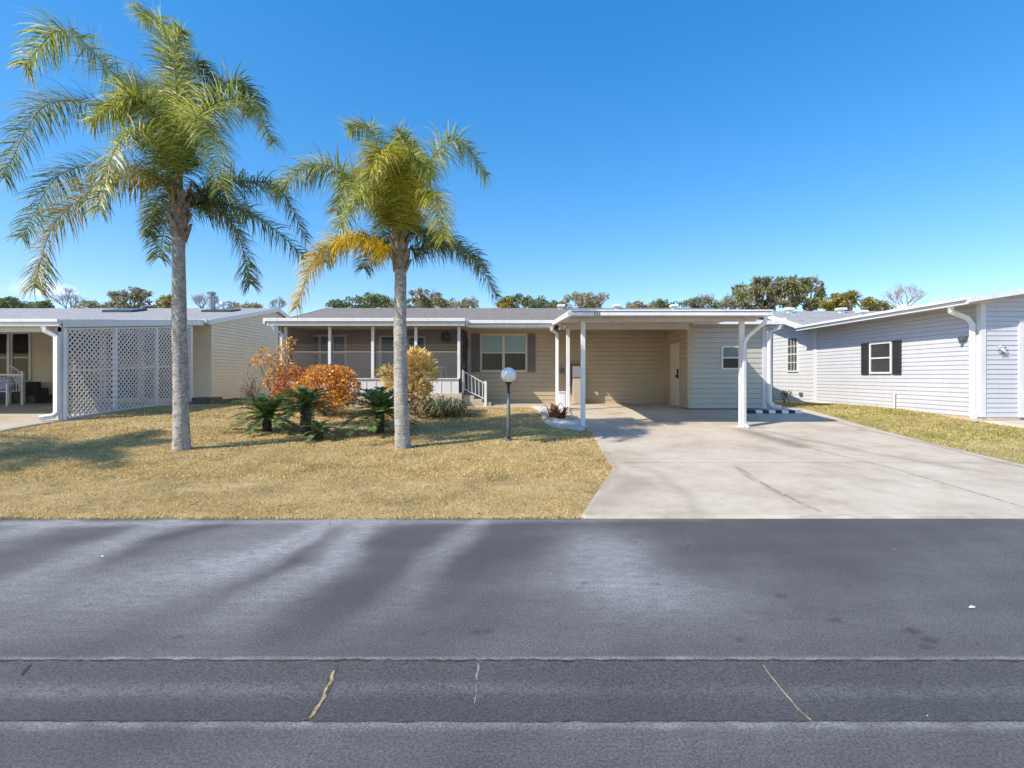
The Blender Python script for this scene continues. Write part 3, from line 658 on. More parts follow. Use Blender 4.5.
for xa, xb in ((CX0-.06, CX0-.003), (CX1+.003, CX1+.045)):
    mb = MB(); mb.hexa([(xa, CY0, zf-.13), (xb, CY0, zf-.13), (xb, 16.5, zbk-.13), (xa, 16.5, zbk-.13)], [(xa, CY0, zf), (xb, CY0, zf), (xb, 16.5, zbk), (xa, 16.5, zbk)]); mb.build('carport_side_fascia', M['white'], H)
mb = MB(); mb.box(CX0+.05, 5.28, 15.12, 15.22, 2.88, 3.055); mb.build('carport_beam', M['soffit'], H)
mb = MB(); mb.box(CX0+.05, CX1-.05, 12.14, 12.26, 2.80, 2.885); mb.build('carport_front_beam', M['soffit'], H)
def cpost(px, Y, top, r=.05):
    x = X_(px, Y); z0 = float(gz(x, Y)); mb = MB(); mb.box(x-r, x+r, Y-r, Y+r, z0, top); mb.box(x-r-.05, x+r+.05, Y-r-.05, Y+r+.05, z0+.0, z0+.035); return mb.build('carport_post', M['white'], H, bevel=.008)
cpost(583, 12.2, 2.80); cpost(741.5, 12.2, 2.80, .054); cpost(568, 14.9, 2.87)
mb = MB(); xx = X_(741.5, 12.2)
mb.spout([(5.78, 11.56, 2.87), (5.78, 11.6, 2.72), (xx+.10, 12.04, 2.45), (xx+.012, 12.08, 2.28), (xx+.012, 12.08, .36), (xx+.06, 11.95, .29)], .034); mb.build('downspout', M['white'], H)
mb = MB(); mb.spout([(1.30, 16.3, 3.08), (1.32, 16.32, 2.98), (1.52, 16.5, 2.86), (1.52, 16.5, .58)], .05); mb.build('downspout', M['white'], H)
mb = MB(); mb.sphere((1.62, 15.1, 2.98), .05, 10, 6); mb.build('soffit_lamp', M['white'], H)
# house number on the fascia: black digits
fc = bpy.data.curves.new('house_number', 'FONT'); fc.body = '122'; fc.size = .085; fc.extrude = .004; fc.space_character = 1.1
fo = bpy.data.objects.new('tmp', fc); COL.objects.link(fo); dg = bpy.context.evaluated_depsgraph_get()
me = bpy.data.meshes.new_from_object(fo.evaluated_get(dg)); bpy.data.objects.remove(fo)
for v in me.vertices:
    a = v.co.copy(); v.co = Vector((1.875+a.x*1.1, CY0-.118-a.z, zf-.128+a.y*1.25))
me.materials.clear(); me.materials.append(M['number']); no = bpy.data.objects.new('house_number', me); COL.objects.link(no); child(no, H)
# shed
SX0, SX1, SY = 5.3, 7.58, 15.2
siding('shed_front_wall', M['shed_siding'], H, (SX0, SY), (SX1, SY), GB, 3.02, .15, (0, -1))
siding('shed_side_wall', M['tan_siding'], H, (SX0, WY), (SX0, SY), GB, 3.1, .15, (-1, 0))
siding('shed_end_wall', M['shed_siding'], H, (SX1, SY), (SX1, WY+4), GB, 3.02, .15, (1, 0))
mb = MB(); mb.box(SX0-.04, SX0+.06, SY-.035, SY+.06, GB, 3.02); mb.build('corner_trim', M['tan_siding'], H)
mb = MB(); mb.box(SX1-.1, SX1+.03, SY-.04, SY+.08, GB, 3.02); mb.build('corner_trim', M['offwhite_siding'], H)
mb = MB(); mb.slab([(5.0, 14.9, 3.12), (8.0, 14.9, 3.12), (8.0, 18, 3.2), (5.0, 18, 3.2)], .08); mb.build('shed_roof', M['soffit'], H)
mb = MB(); mb.box(5.3, 8.05, 14.8, 14.895, 3.0, 3.11); mb.box(8.003, 8.05, 14.9, 18, 3.02, 3.2); mb.build('shed_fascia', M['white'], H)
sp = Plane((0, SY), (1, 0), (0, -1))
window(H, sp, X_(722.5, SY), X_(743, SY), Z_(368, SY), Z_(347.5, SY), M['white_vinyl'], M['glass_blind'], M['glass'], fw=.045)
dp = Plane((SX0, 0), (0, 1), (-1, 0))
mb = MB(); dp.box(mb, 15.93, 16.83, 0, .035, GB+.03, 2.54); o = mb.build('shed_door', M['door'], H, bevel=.006)
mb = MB(); dp.box(mb, 16.0, 16.07, .036, .07, 1.42, 1.72); mb.sphere((SX0-.09, 16.035, 1.5), .035, 8, 6); mb.build('handle', M['black'], o)
mb = MB(); dp.box(mb, 15.85, 15.925, 0, .04, GB, 2.6); dp.box(mb, 16.835, 16.91, 0, .04, GB, 2.6); dp.box(mb, 15.925, 16.835, 0, .04, 2.545, 2.6); mb.build('door_frame', M['tan_siding'], H)
mb = MB(); mb.spout([(7.86, 14.86, 3.0), (7.84, 14.9, 2.9), (7.66, 15.1, 2.78), (7.66, 15.1, .75), (7.72, 15.0, .62), (7.86, 14.85, .60)], .055); mb.build('downspout', M['white'], H)
mb = MB(); mb.tube([(7.74, 15.08, 2.9), (7.74, 15.1, 1.9), (7.74, 15.1, .6)], .012, 6); mb.build('cable', M['charcoal'], H)
# electric boxes on the carport wall
mb = MB(); fw_.box(mb, U(572), U(582), .02, .40, GB+.03, Zw(378.5)); mb.build('utility_cabinet', M['beige'], H, bevel=.01)
mb = MB(); fw_.box(mb, U(572), U(581), .02, .2, Zw(377.5), Zw(366)); mb.build('meter_box', M['white_vinyl'], H, bevel=.01)
mb = MB(); fw_.box(mb, U(569), U(582.5), .02, .18, Zw(365.5), Zw(363.5)); mb.box(U(571)-.06, U(571), WY-.1, WY-.02, GB+.4, Zw(365)); mb.build('conduit', M['grey_wood'], H)
mb = MB(); fw_.box(mb, U(560.5), U(564), .02, .16, Zw(373), Zw(368)); mb.build('hose_hanger', M['brown'], H)

# ------------------------------------------------------------------ left house
LH = empty('house', (-14, 18, GB), 'sand coloured house at left with grey shingle roof, metal chimney and carport', 'house')
LX = -10.5; LWY = 18.0
siding('front_wall', M['left_siding'], LH, (-26, LWY), (LX, LWY), GB, 3.42, .12, (0, -1))
def gab(t): y = LWY+9.8*t; return 3.42+1.03*(1-abs(y-22.9)/4.9)
siding('gable_wall', M['left_siding'], LH, (LX, LWY), (LX, LWY+9.8), GB+.12, gab, .12, (1, 0), 24)
mb = MB(); mb.box(LX-.08, LX+.015, LWY, LWY+9.8, GB-.15, GB+.12); mb.build('foundation', M['grey_wood'], LH)
mb = MB(); mb.box(LX-.06, LX+.03, LWY-.03, LWY+.07, GB, 3.4); mb.build('corner_trim', M['left_siding'], LH)
lx0, lx1 = -27, LX+.12
mb = MB(); mb.slab([(lx0, 17.6, 3.42), (lx1, 17.6, 3.42), (lx1, 22.9, 4.53), (lx0, 22.9, 4.53)], .1); mb.slab([(lx1, 28.2, 3.42), (lx0, 28.2, 3.42), (lx0, 22.9, 4.53), (lx1, 22.9, 4.53)], .1); mb.build('roof', M['shingle_light'], LH)
mb = MB(); mb.hexa([(lx1+.003, 17.6, 3.27), (lx1+.04, 17.6, 3.27), (lx1+.04, 22.9, 4.38), (lx1+.003, 22.9, 4.38)], [(lx1+.003, 17.6, 3.44), (lx1+.04, 17.6, 3.44), (lx1+.04, 22.9, 4.55), (lx1+.003, 22.9, 4.55)])
mb.hexa([(lx1+.003, 22.9, 4.38), (lx1+.04, 22.9, 4.38), (lx1+.04, 28.2, 3.27), (lx1+.003, 28.2, 3.27)], [(lx1+.003, 22.9, 4.55), (lx1+.04, 22.9, 4.55), (lx1+.04, 28.2, 3.44), (lx1+.003, 28.2, 3.44)]); mb.build('rake_board', M['white'], LH)
mb = MB(); mb.box(-13.5, lx1, 17.48, 17.595, 3.3, 3.44); mb.build('gutter', M['white'], LH)
# carport of the left house
mb = MB(); mb.slab([(-26, 12.0, 2.79), (LX-.02, 12.0, 2.79), (LX-.02, 17.59, 3.40), (-26, 17.59, 3.40)], .10); mb.build('carport_roof', M['shingle_light'], LH)
mb = MB(); mb.slab([(-26, 12.0, 2.685), (LX-.02, 12.0, 2.685), (LX-.02, 17.5, 3.29), (-26, 17.5, 3.29)], .02); mb.build('carport_soffit', M['soffit'], LH)
mb = MB(); mb.hexa([(LX-.017, 11.95, 2.64), (LX+.03, 11.95, 2.64), (LX+.03, 17.5, 3.24), (LX-.017, 17.5, 3.24)], [(LX-.017, 11.95, 2.82), (LX+.03, 11.95, 2.82), (LX+.03, 17.5, 3.43), (LX-.017, 17.5, 3.43)]); mb.build('carport_side_fascia', M['white'], LH)
mb = MB(); mb.box(-26, LX+.03, 11.84, 11.945, 2.75, 2.82); mb.box(-26, LX+.03, 11.88, 11.99, 2.66, 2.74); mb.build('carport_gutter', M['white'], LH, bevel=.006)
mb = MB(); mb.box(-26, LX-.02, 12.05, 12.15, 2.54, 2.66); mb.build('carport_beam', M['soffit'], LH)
for x in (LX-.10, -15.2, -19.6):
    mb = MB(); mb.box(x-.055, x+.055, 12.05, 12.16, float(gz(x, 12.1)), 2.55 if x < -11 else 2.66); mb.build('carport_post', M['white_vinyl'], LH, bevel=.008)
mb = MB(); mb.spout([(-10.85, 11.93, 2.68), (-10.83, 11.95, 2.56), (-10.62, 12.0, 2.42), (-10.62, 12.0, .66), (-10.66, 11.95, .57), (-10.85, 11.8, .53)], .055); mb.build('downspout', M['white'], LH)
lp = Plane((0, LWY), (1, 0), (0, -1)); UL = lambda p: X_(p, LWY-.05)
for a, b in ((-9, 7), (12.5, 28.5), (68, 100), (106, 138), (144, 176)):  # last three are added dark panes, painting the shade behind the lattice
    window(LH, lp, UL(a), UL(b), Z_(381 if a < 60 else 398, LWY), Z_(334, LWY), M['white'], M['glass'], M['glass'], fw=.08)
mb = MB(); lp.box(mb, UL(-12), UL(33), .0, .03, Z_(392, LWY), Z_(383, LWY)); mb.build('wall_panel', M['white_vinyl'], LH)
for k, (a, b, zt) in enumerate(((10, 26, 1.30), (26, 34, 1.08), (34, 46, .86))):
    mb = MB(); mb.box(X_(a, 17.4), X_(b, 17.4), 17.0, 17.95, GB, zt); mb.build('step', M['brick_step'], LH)
mb = MB(); Y = 16.9
mb.tube([P3(9, 364, Y), P3(23, 374, Y)], .025, 6); mb.tube([P3(10, 376, Y), P3(23, 388, Y)], .02, 6)
for k in range(4): t_ = (k+.5)/4; a = Vector(P3(9, 364, Y)).lerp(Vector(P3(23, 374, Y)), t_); b = Vector(P3(10, 376, Y)).lerp(Vector(P3(23, 388, Y)), t_); mb.tube([b, a], .014, 6)
x = X_(23, Y); mb.box(x-.04, x+.04, Y-.04, Y+.04, GB, Z_(371, Y)); x = X_(9, Y); mb.box(x-.04, x+.04, Y-.04, Y+.04, GB, Z_(340, Y)); mb.build('stair_railing', M['white'], LH)
def onroof(x, Y): return 3.42+(Y-17.6)/5.3*1.11
Y = 21.2; x = X_(125, Y); z = onroof(x, Y); mb = MB(); mb.hexa([(x-.6, Y-.45, z-.10), (x+.6, Y-.45, z-.10), (x+.6, Y+.45, z+.09), (x-.6, Y+.45, z+.09)], [(x-.6, Y-.45, z+.0), (x+.6, Y-.45, z+.0), (x+.6, Y+.45, z+.19), (x-.6, Y+.45, z+.19)]); mb.build('skylight', M['glass_grey'], LH)
x = X_(220, Y); z = onroof(x, Y); mb = MB(); mb.hexa([(x-.6, Y-.3, z-.1), (x+.6, Y-.3, z-.1), (x+.6, Y+.5, z+.1), (x-.6, Y+.5, z+.1)], [(x-.6, Y-.3, z+.02), (x+.6, Y-.3, z+.02), (x+.6, Y+.5, z+.18), (x-.6, Y+.5, z+.18)]); mb.build('skylight', M['glass_grey'], LH)
Y = 22.3; x = X_(211.5, Y); mb = MB(); mb.tube([(x, Y, 4.1), (x, Y, Z_(297, Y))], .15, 16); mb.tube([(x, Y, Z_(298, Y)), (x, Y, Z_(296, Y)), (x, Y, Z_(295.5, Y)), (x, Y, Z_(293, Y))], [.2, .2, .12, .2], 16); o = mb.build('chimney', M['galv'], LH); mb = MB(); mb.tube([(x, Y, Z_(293, Y)), (x, Y, Z_(291.8, Y))], [.19, .12], 16); mb.build('chimney_cap', M['galv'], o)
roofvent(LH, X_(221.5, 22.4), 22.4, 4.45, M['white'], .12, .3)
# lattice screen
LT = empty('lattice_fence', (LX, 12.2, .48), 'white diagonal lattice screen in tall panels along the left carport', 'lattice fence')
ys = [12.09, 13.62, 15.2, 16.85]
def ztop(y): return 2.62+(y-12.0)*.107
def zbot(y): return float(gz(LX, y))+.035
def zmid(y): return 1.62+(y-12)*.045
for i, y in enumerate(ys):
    mb = MB(); wp = .025 if i == 0 else .045; mb.box(LX-.035, LX+.035, y-wp, y+wp, zbot(y)-.05, ztop(y)); mb.build('lattice_post', M['white'], LT, bevel=.006)
for i in range(3):
    y0, y1 = ys[i]+.052, ys[i+1]-.052; mb = MB(); n_ = 0
    def bar(za, zb): mb.hexa([(LX-.02, y0, za(y0)), (LX+.02, y0, za(y0)), (LX+.02, y1, za(y1)), (LX-.02, y1, za(y1))], [(LX-.02, y0, zb(y0)), (LX+.02, y0, zb(y0)), (LX+.02, y1, zb(y1)), (LX-.02, y1, zb(y1))])
    bar(lambda y: zbot(y), lambda y: zbot(y)+.045); bar(lambda y: zmid(y)-.03, lambda y: zmid(y)+.03); bar(lambda y: ztop(y)-.045, lambda y: ztop(y))
    for lo, hi in ((lambda y: zbot(y)+.045, lambda y: zmid(y)-.03), (lambda y: zmid(y)+.03, lambda y: ztop(y)-.045)):
        for s_, xo in ((1, .008), (-1, -.008)):
            c = -8.0
            while c < 8:
                c += .142
                # line z = s*(y-y0) + c ; clip against lo/hi by sampling
                yy = np.linspace(y0, y1, 120); zz = s_*(yy-y0)+c; lo_ = lo(y0)+(lo(y1)-lo(y0))*(yy-y0)/(y1-y0); hi_ = hi(y0)+(hi(y1)-hi(y0))*(yy-y0)/(y1-y0)
                k = np.where((zz > lo_) & (zz < hi_))[0]
                if len(k) < 2: continue
                a, b = k[0], k[-1]; pa = Vector((LX+xo, yy[a], zz[a])); pb = Vector((LX+xo, yy[b], zz[b])); h = Vector((0, -s_*.5, .5)).normalized()*.019; tx_ = Vector((.005, 0, 0))
                mb.hexa([pa-h-tx_, pb-h-tx_, pb-h+tx_, pa-h+tx_], [pa+h-tx_, pb+h-tx_, pb+h+tx_, pa+h+tx_])
    mb.build('lattice_panel', M['lattice'], LT)
# planter box of boards, bench
PB = empty('planter_box', (X_(203, 16.9), 16.9, GB), 'low weathered wooden planter steps beside the lattice', 'planter')
mb = MB(); x0, x1 = X_(189, 16.9), X_(214, 16.9)
mb.box(x0, x1, 16.6, 17.6, GB-.1, .66); mb.build('lower_tier', M['grey_wood'], PB, bevel=.01)
mb = MB(); mb.box(x0, x1-.1, 16.85, 17.6, .66, .78); mb.build('upper_tier', M['grey_wood'], PB, bevel=.01)
mb = MB(); mb.box(x1-.02, x1+.08, 16.55, 16.65, GB-.1, .8); mb.build('corner_post', M['grey_wood'], PB)
BX0, BX1, BY = X_(-22, 15.3), X_(17, 15.3), 15.3; bz = float(gz(-14.5, 15.3))+.03
BE = empty('bench', ((BX0+BX1)/2, BY, bz), 'white slatted bench inside the left carport', 'bench')
mb = MB()
for k in range(6): mb.box(BX0, BX1, BY-.3+k*.09, BY-.22+k*.09, bz+.42, bz+.44)
mb.build('seat', M['white'], BE)
mb = MB()
for k in range(13): x = BX0+.04+k*(BX1-BX0-.08)/12; mb.box(x-.012, x+.012, BY+.2, BY+.22, bz+.42, bz+.9)
mb.box(BX0, BX1, BY+.19, BY+.23, bz+.9, bz+.95); mb.build('backrest', M['white'], BE)
for x in (BX0+.03, BX1-.03):
    for y in (BY-.27, BY+.2): mb = MB(); mb.box(x-.02, x+.02, y-.02, y+.02, bz, bz+(.64 if y < BY else .42)); mb.build('leg', M['white'], BE)
    mb = MB(); mb.box(x-.025, x+.025, BY-.3, BY+.19, bz+.641, bz+.67); mb.build('armrest', M['white'], BE)
mb = MB(); mb.box(BX0+.1, BX1-.25, BY+.05, BY+.18, bz+.47, bz+.85); o = mb.build('cushion', M['cushion'], None, bevel=.05); tag(o, 'blue and white patterned cushion on the white bench', 'cushion')

# ------------------------------------------------------------------ right house
RH = empty('house', (13, 12.2, GB), 'pale grey sided house at right with black shutters and low white trimmed gable roof', 'house')
RX = 11.0; RYF = 11.95; RYB = 18.4
siding('side_wall', M['grey_siding'], RH, (RX, RYB), (RX, RYF), GB, 3.22, .112, (-1, 0), gap=.006)
siding('front_wall', M['grey_siding'], RH, (RX, RYF), (17.5, RYF), GB, lambda t: 3.22+.155*(3.3-abs(6.5*t-3.3))+.08, .112, (0, -1), 20, gap=.006)
siding('rear_side_wall', M['offwhite_siding'], RH, (RX, 25), (RX, RYB), GB-.05, lambda t: 3.18+.31*(3.3-abs(25-6.6*t-21.7)), .15, (-1, 0), 20, gap=.007)
mb = MB(); mb.box(RX-.03, RX+.07, RYB-.06, RYB+.12, GB, 3.2); mb.build('corner_trim', M['white_vinyl'], RH)
mb = MB(); mb.box(RX-.035, RX+.08, RYF-.035, RYF+.09, GB, 3.26); mb.build('corner_trim', M['white_vinyl'], RH)
mb = MB(); mb.box(RX-.01, RX+.07, RYF, RYB, GB-.25, GB); mb.box(RX, 17.5, RYF-.01, RYF+.08, GB-.25, GB); mb.build('foundation', M['concrete'], RH)
ez = 3.27
def gr(x): return ez+.155*(3.9-abs(x-14.3))
mb = MB(); y0, y1 = RYF-.33, 18.6
mb.slab([(10.4, y0, gr(10.4)), (14.3, y0, gr(14.3)), (14.3, y1, gr(14.3)), (10.4, y1, gr(10.4))], .06)
mb.slab([(14.3, y0, gr(14.3)), (18.2, y0, gr(10.4)), (18.2, y1, gr(10.4)), (14.3, y1, gr(14.3))], .06); mb.build('garage_roof', M['white'], RH)
mb = MB(); mb.box(10.42, RX, y0+.01, 18.5, 3.185, 3.2); mb.build('soffit', M['soffit'], RH)
mb = MB(); mb.box(10.29, 10.395, y0-.02, 18.55, 3.22, 3.29); mb.box(10.35, 10.397, y0-.02, 18.55, 3.13, 3.215); mb.build('eave_gutter', M['white'], RH, bevel=.006)
mb = MB()
for xa, xb in ((10.4, 14.3), (18.2, 14.3)):
    mb.hexa([(xa, y0-.04, gr(xa)-.10), (xb, y0-.04, gr(xb)-.10), (xb, y0-.003, gr(xb)-.10), (xa, y0-.003, gr(xa)-.10)], [(xa, y0-.04, gr(xa)+.015), (xb, y0-.04, gr(xb)+.015), (xb, y0-.003, gr(xb)+.015), (xa, y0-.003, gr(xa)+.015)])
mb.build('rake_board', M['white'], RH)
# rear roof
rx0, rx1 = 10.45, 24
def rr_(Y): return 3.33+.29*(Y-18.4)
mb = MB(); mb.slab([(rx0, 18.4, 3.34), (rx1, 18.4, 3.34), (rx1, 21.7, 4.25), (rx0, 21.7, 4.25)], .08); mb.slab([(rx1, 25, 3.34), (rx0, 25, 3.34), (rx0, 21.7, 4.25), (rx1, 21.7, 4.25)], .08); mb.build('rear_roof', M['shingle_light'], RH)
mb = MB(); mb.hexa([(rx0-.05, 18.3, 3.15), (rx0-.003, 18.3, 3.15), (rx0-.003, 21.7, 4.1), (rx0-.05, 21.7, 4.1)], [(rx0-.05, 18.3, 3.33), (rx0-.003, 18.3, 3.33), (rx0-.003, 21.7, 4.27), (rx0-.05, 21.7, 4.27)]); mb.build('rear_rake_board', M['white'], RH)
for px, Y in ((789, 21.3), (841, 21.3), (862, 20.6)): roofvent(RH, X_(px, Y), Y, 3.33+.275*(Y-18.4), M['white'], .17, .2)
for px in (903,): x = X_(px, 16); mb = MB(); mb.tube([(x, 16, gr(x)-.1), (x, 16, Z_(306.5, 16))], .09, 12); mb.tube([(x, 16, Z_(307, 16)), (x, 16, Z_(305, 16))], [.14, .1], 12); mb.build('roof_vent', M['white'], RH)
rp = Plane((RX, 0), (0, 1), (-1, 0)); YL = lambda p: RX*F/(p-CX)
window(RH, rp, 14.76, 15.56, Z_(372, 15.2), Z_(344, 15.2), M['white'], M['glass_grey'], M['glass_grey'], fw=.05)
shutter(RH, rp, 15.66, 15.98, Z_(374.5, 15.2), Z_(342, 15.2), M['charcoal']); shutter(RH, rp, 14.36, 14.68, Z_(374.5, 15.2), Z_(342, 15.2), M['charcoal'])
window(RH, rp, 19.55, 20.2, Z_(370.5, 19.85), Z_(338, 19.85), M['white'], M['glass_grey'], M['glass_grey'], bars=(3, 4), fw=.05)
mb = MB(); mb.spout([(10.42, 12.1, 3.15), (10.44, 12.14, 3.04), (10.80, 12.1, 2.88), (10.92, 12.08, 2.72), (10.92, 12.08, .64), (10.87, 12.03, .55), (10.80, 11.9, .47)], .055); mb.build('downspout', M['white'], RH)
mb = MB(); y = YL(965); mb.box(RX-.09, RX-.015, y-.1, y+.1, Z_(340, y), Z_(336.5, y)); mb.sphere((RX-.1, y, Z_(340.5, y)), .05, 8, 6); mb.build('security_lamp', M['dark_post'], RH)
mb = MB(); y = YL(897); mb.tube([(RX-.08, y, GB-.1), (RX-.08, y, .95), (RX-.06, y, 1.02)], .025, 8); mb.build('vent_pipe', M['white'], RH)
mb = MB(); y = YL(802); mb.box(RX-.06, RX-.016, y-.1, y+.1, .75, .88); mb.build('wall_vent', M['dark_post'], RH)
# gable wall lizard ornament : body, legs, tail
mb = MB(); c = Vector((X_(1003.5, 11.9), 11.9, Z_(351, 11.9)))
mb.cur = 0; mb.tube([c+Vector((-.07, 0, .08)), c+Vector((-.03, -.01, .03)), c+Vector((.03, -.01, -.02)), c+Vector((.09, 0, -.09))], [.02, .035, .03, .005], 7)
mb.sphere(c+Vector((-.085, -.01, .10)), .03, 8, 6)
mb.cur = 1
for a, b in (((-.03, .03), (.06, .09)), ((-.03, .03), (-.12, .0)), ((.03, -.02), (.11, .01)), ((.03, -.02), (-.04, -.09))):
    mb.tube([c+Vector((a[0], 0, a[1])), c+Vector((b[0], 0, b[1]))], .011, 5)
tag(mb.build('wall_ornament', [M['white'], M['charcoal']], None, True), 'small lizard shaped ornament on the grey front wall by the garage door', 'wall ornament')
# garage door
gp = Plane((0, RYF), (1, 0), (0, -1)); mb = MB(); gp.box(mb, 11.85, 11.95, .0, .05, GB, 2.82); gp.box(mb, 11.95, 16, 0, .05, 2.72, 2.82); mb.build('door_frame', M['white_vinyl'], RH)
mb = MB()
for k in range(4): gp.box(mb, 12.0, 16, -.02, .018, GB+.03+k*.54, GB+.03+k*.54+.53)
mb.build('garage_door', M['white_vinyl'], RH)

# ------------------------------------------------------------------ lamp post, wheel stop, bed, small things
lx_, ly_ = ground_at(508.5, 441); lz = float(gz(lx_, ly_))
LP = empty('lamp_post', (lx_, ly_, lz), 'white globe lamp on slim dark post in the dry lawn', 'lamp post')
gzc = Z_(375, ly_)
mb = MB(); mb.tube([(lx_, ly_, lz-.05), (lx_, ly_, lz+.35), (lx_, ly_, gzc-.36)], [.045, .038, .034], 12); mb.tube([(lx_, ly_, lz), (lx_, ly_, lz+.04)], .09, 12); mb.build('post', M['dark_post'], LP, True)
mb = MB(); mb.tube([(lx_, ly_, gzc-.36), (lx_, ly_, gzc-.34), (lx_, ly_, gzc-.2), (lx_, ly_, gzc-.17), (lx_, ly_, gzc-.13)], [.038, .028, .028, .06, .075], 14); mb.build('neck', M['black'], LP, True)
mb = MB(); mb.sphere((lx_, ly_, gzc), .155, 32, 20); mb.build('globe', M['globe'], LP, True)
# painted wheel stop
sx0, sx1, sy = X_(748, 14.4), X_(800, 14.4), 14.4; sz = gzd(7, sy)
WS = empty('parking_stop', ((sx0+sx1)/2, sy, sz), 'low black and white banded parking stop beside the shed', 'parking stop')
mb = MB(); nb = 8
for k in range(nb):
    mb.cur = k % 2; a = sx0+(sx1-sx0)*k/nb; b = sx0+(sx1-sx0)*(k+1)/nb
    mb.hexa([(a, sy-.1, sz), (b, sy-.1, sz), (b, sy+.1, sz), (a, sy+.1, sz)], [(a, sy-.07, sz+.085), (b, sy-.07, sz+.085), (b, sy+.07, sz+.085), (a, sy+.07, sz+.085)])
mb.build('block', [M['black'], M['white']], WS)
# white edged bed with dead plant
BED = empty('garden_bed', (1.0, 13.5, .4), 'pale edged gravel bed left of the carport posts', 'garden bed')
bed = [ground_at(a, b) for a, b in ((541, 411), (547, 423), (556, 428), (582, 431))]+[(1.72, 13.4), (1.5, 15.3), (.75, 15.9)]
mb = MB(); n_ = len(bed)
for i in range(n_):
    a = Vector(bed[i]+(0,)); b = Vector(bed[(i+1) % n_]+(0,)); d = (b-a).normalized(); q = Vector((-d.y, d.x, 0))*.06
    za = float(gz(a.x, a.y))+.06; zb = float(gz(b.x, b.y))+.06; A, B_ = a-d*.05, b+d*.05
    mb.slab([(A.x-q.x, A.y-q.y, za+.001*i), (B_.x-q.x, B_.y-q.y, zb+.001*i), (B_.x+q.x, B_.y+q.y, zb+.001*i), (A.x+q.x, A.y+q.y, za+.001*i)], .16)
mb.build('edging', M['stone'], BED, bevel=.012)
cxb = sum(p[0] for p in bed)/n_; cyb = sum(p[1] for p in bed)/n_
mb = MB()
for i in range(n_): a = bed[i]; b = bed[(i+1) % n_]; mb.quad([(a[0], a[1], float(gz(*a))+.045), (b[0], b[1], float(gz(*b))+.045), (cxb, cyb, float(gz(cxb, cyb))+.06)])
mb.build('gravel', M['stone'], BED)
r_ = random.Random(5); mb = MB()
for k in range(45):
    i = r_.randrange(n_); t_ = r_.random(); s_ = r_.random()**.5; p = Vector(bed[i]).lerp(Vector(bed[(i+1) % n_]), t_).lerp(Vector((cxb, cyb)), 1-s_)
    rr = r_.uniform(.015, .035); mb.sphere((p.x, p.y, float(gz(p.x, p.y))+.06), rr, 7, 5, (1, r_.uniform(.7, 1), .6))
mb.build('rocks', M['stone'], BED, True)
mb = MB(); x, y = X_(562, 15.3), 15.3; z = .5
mb.box(x-.1, x+.1, y-.08, y+.08, z, z+.5); mb.box(x-.12, x+.12, y-.1, y+.1, z+.5, z+.54); o = mb.build('utility_pedestal', M['white_vinyl'], None, bevel=.015); tag(o, 'small pale utility pedestal standing between the carport posts', 'pedestal')

# ------------------------------------------------------------------ plants
def leaf_cloud(name, mat, parent, centers, count, size, seed, shell=.75, aspect=.4, droop=.2, up=.4, fold=.12):
    """leaves spread through a set of ellipsoids (c, r) : each leaf 4-vertex diamond pair"""
    r = np.random.default_rng(seed); V = []; 
    vol = np.array([c[1][0]*c[1][1]*c[1][2] for c in centers])**.66; vol = vol/vol.sum()
    for (c, rad), f in zip(centers, vol):
        n = max(8, int(count*f)); d = r.normal(size=(n, 3)); d /= np.linalg.norm(d, axis=1)[:, None]
        q = (shell+(1-shell)*r.random(n))**(1) * np.where(r.random(n) < .75, 1, r.random(n)**.33)
        bumpn = 1+.16*np.sin(d[:, 0]*7+c[0]*3)*np.sin(d[:, 1]*6+c[1])+.12*np.sin(d[:, 2]*9+c[2]*5)
        p = np.array(c)+d*np.array(rad)*(q*bumpn)[:, None]
        a = d*.7+r.normal(size=(n, 3))*.6+np.array([0, 0, up]); a /= np.linalg.norm(a, axis=1)[:, None]
        b = np.cross(a, r.normal(size=(n, 3))); b /= np.linalg.norm(b, axis=1)[:, None]; s = size*r.uniform(.55, 1.3, n)
        nn = np.cross(a, b)
        p0 = p; tip = p+a*s[:, None]+np.array([0, 0, -droop])*s[:, None]
        mid = p+a*(s*.5)[:, None]; l_ = mid+b*(s*aspect*.5)[:, None]+nn*(s*fold)[:, None]; rr = mid-b*(s*aspect*.5)[:, None]+nn*(s*fold)[:, None]
        V.append(np.stack([p0, l_, tip, rr], 1).reshape(-1, 3))
    V = np.concatenate(V); return np_mesh(name, V, np.arange(len(V)).reshape(-1, 4), mat, parent)
def shrub(name, label, cat, mat, px, pyb, Y, blobs, count, size, seed, stemmat=None, aspect=.4, group=None, nst=9, up=.4):
    x0 = X_(px, Y); z0 = float(gz(x0, Y))
    o = empty(name, (x0, Y, z0), label, cat, group)
    cs = [((X_(b[0], Y+b[5]), Y+b[5], Z_(b[1], Y+b[5])), (b[2]/F*Y, b[4], b[3]/F*Y)) for b in blobs]
    leaf_cloud('foliage', mat, o, cs, count, size, seed, aspect=aspect, up=up)
    r = random.Random(seed); mb = MB()
    for k in range(nst):
        c, rad = cs[k % len(cs)]; e = Vector((c[0]+r.uniform(-.7, .7)*rad[0], c[1]+r.uniform(-.7, .7)*rad[1], c[2]+r.uniform(-.2, .6)*rad[2]))
        s = Vector((x0+r.uniform(-.15, .15), Y+r.uniform(-.1, .1), z0-.03)); m_ = s.lerp(e, .5)+Vector((r.uniform(-.06, .06), r.uniform(-.06, .06), .05))
        mb.tube([s, m_, e], [.018, .012, .006], 5)
    mb.build('stems', stemmat or M['twig'], o); return o
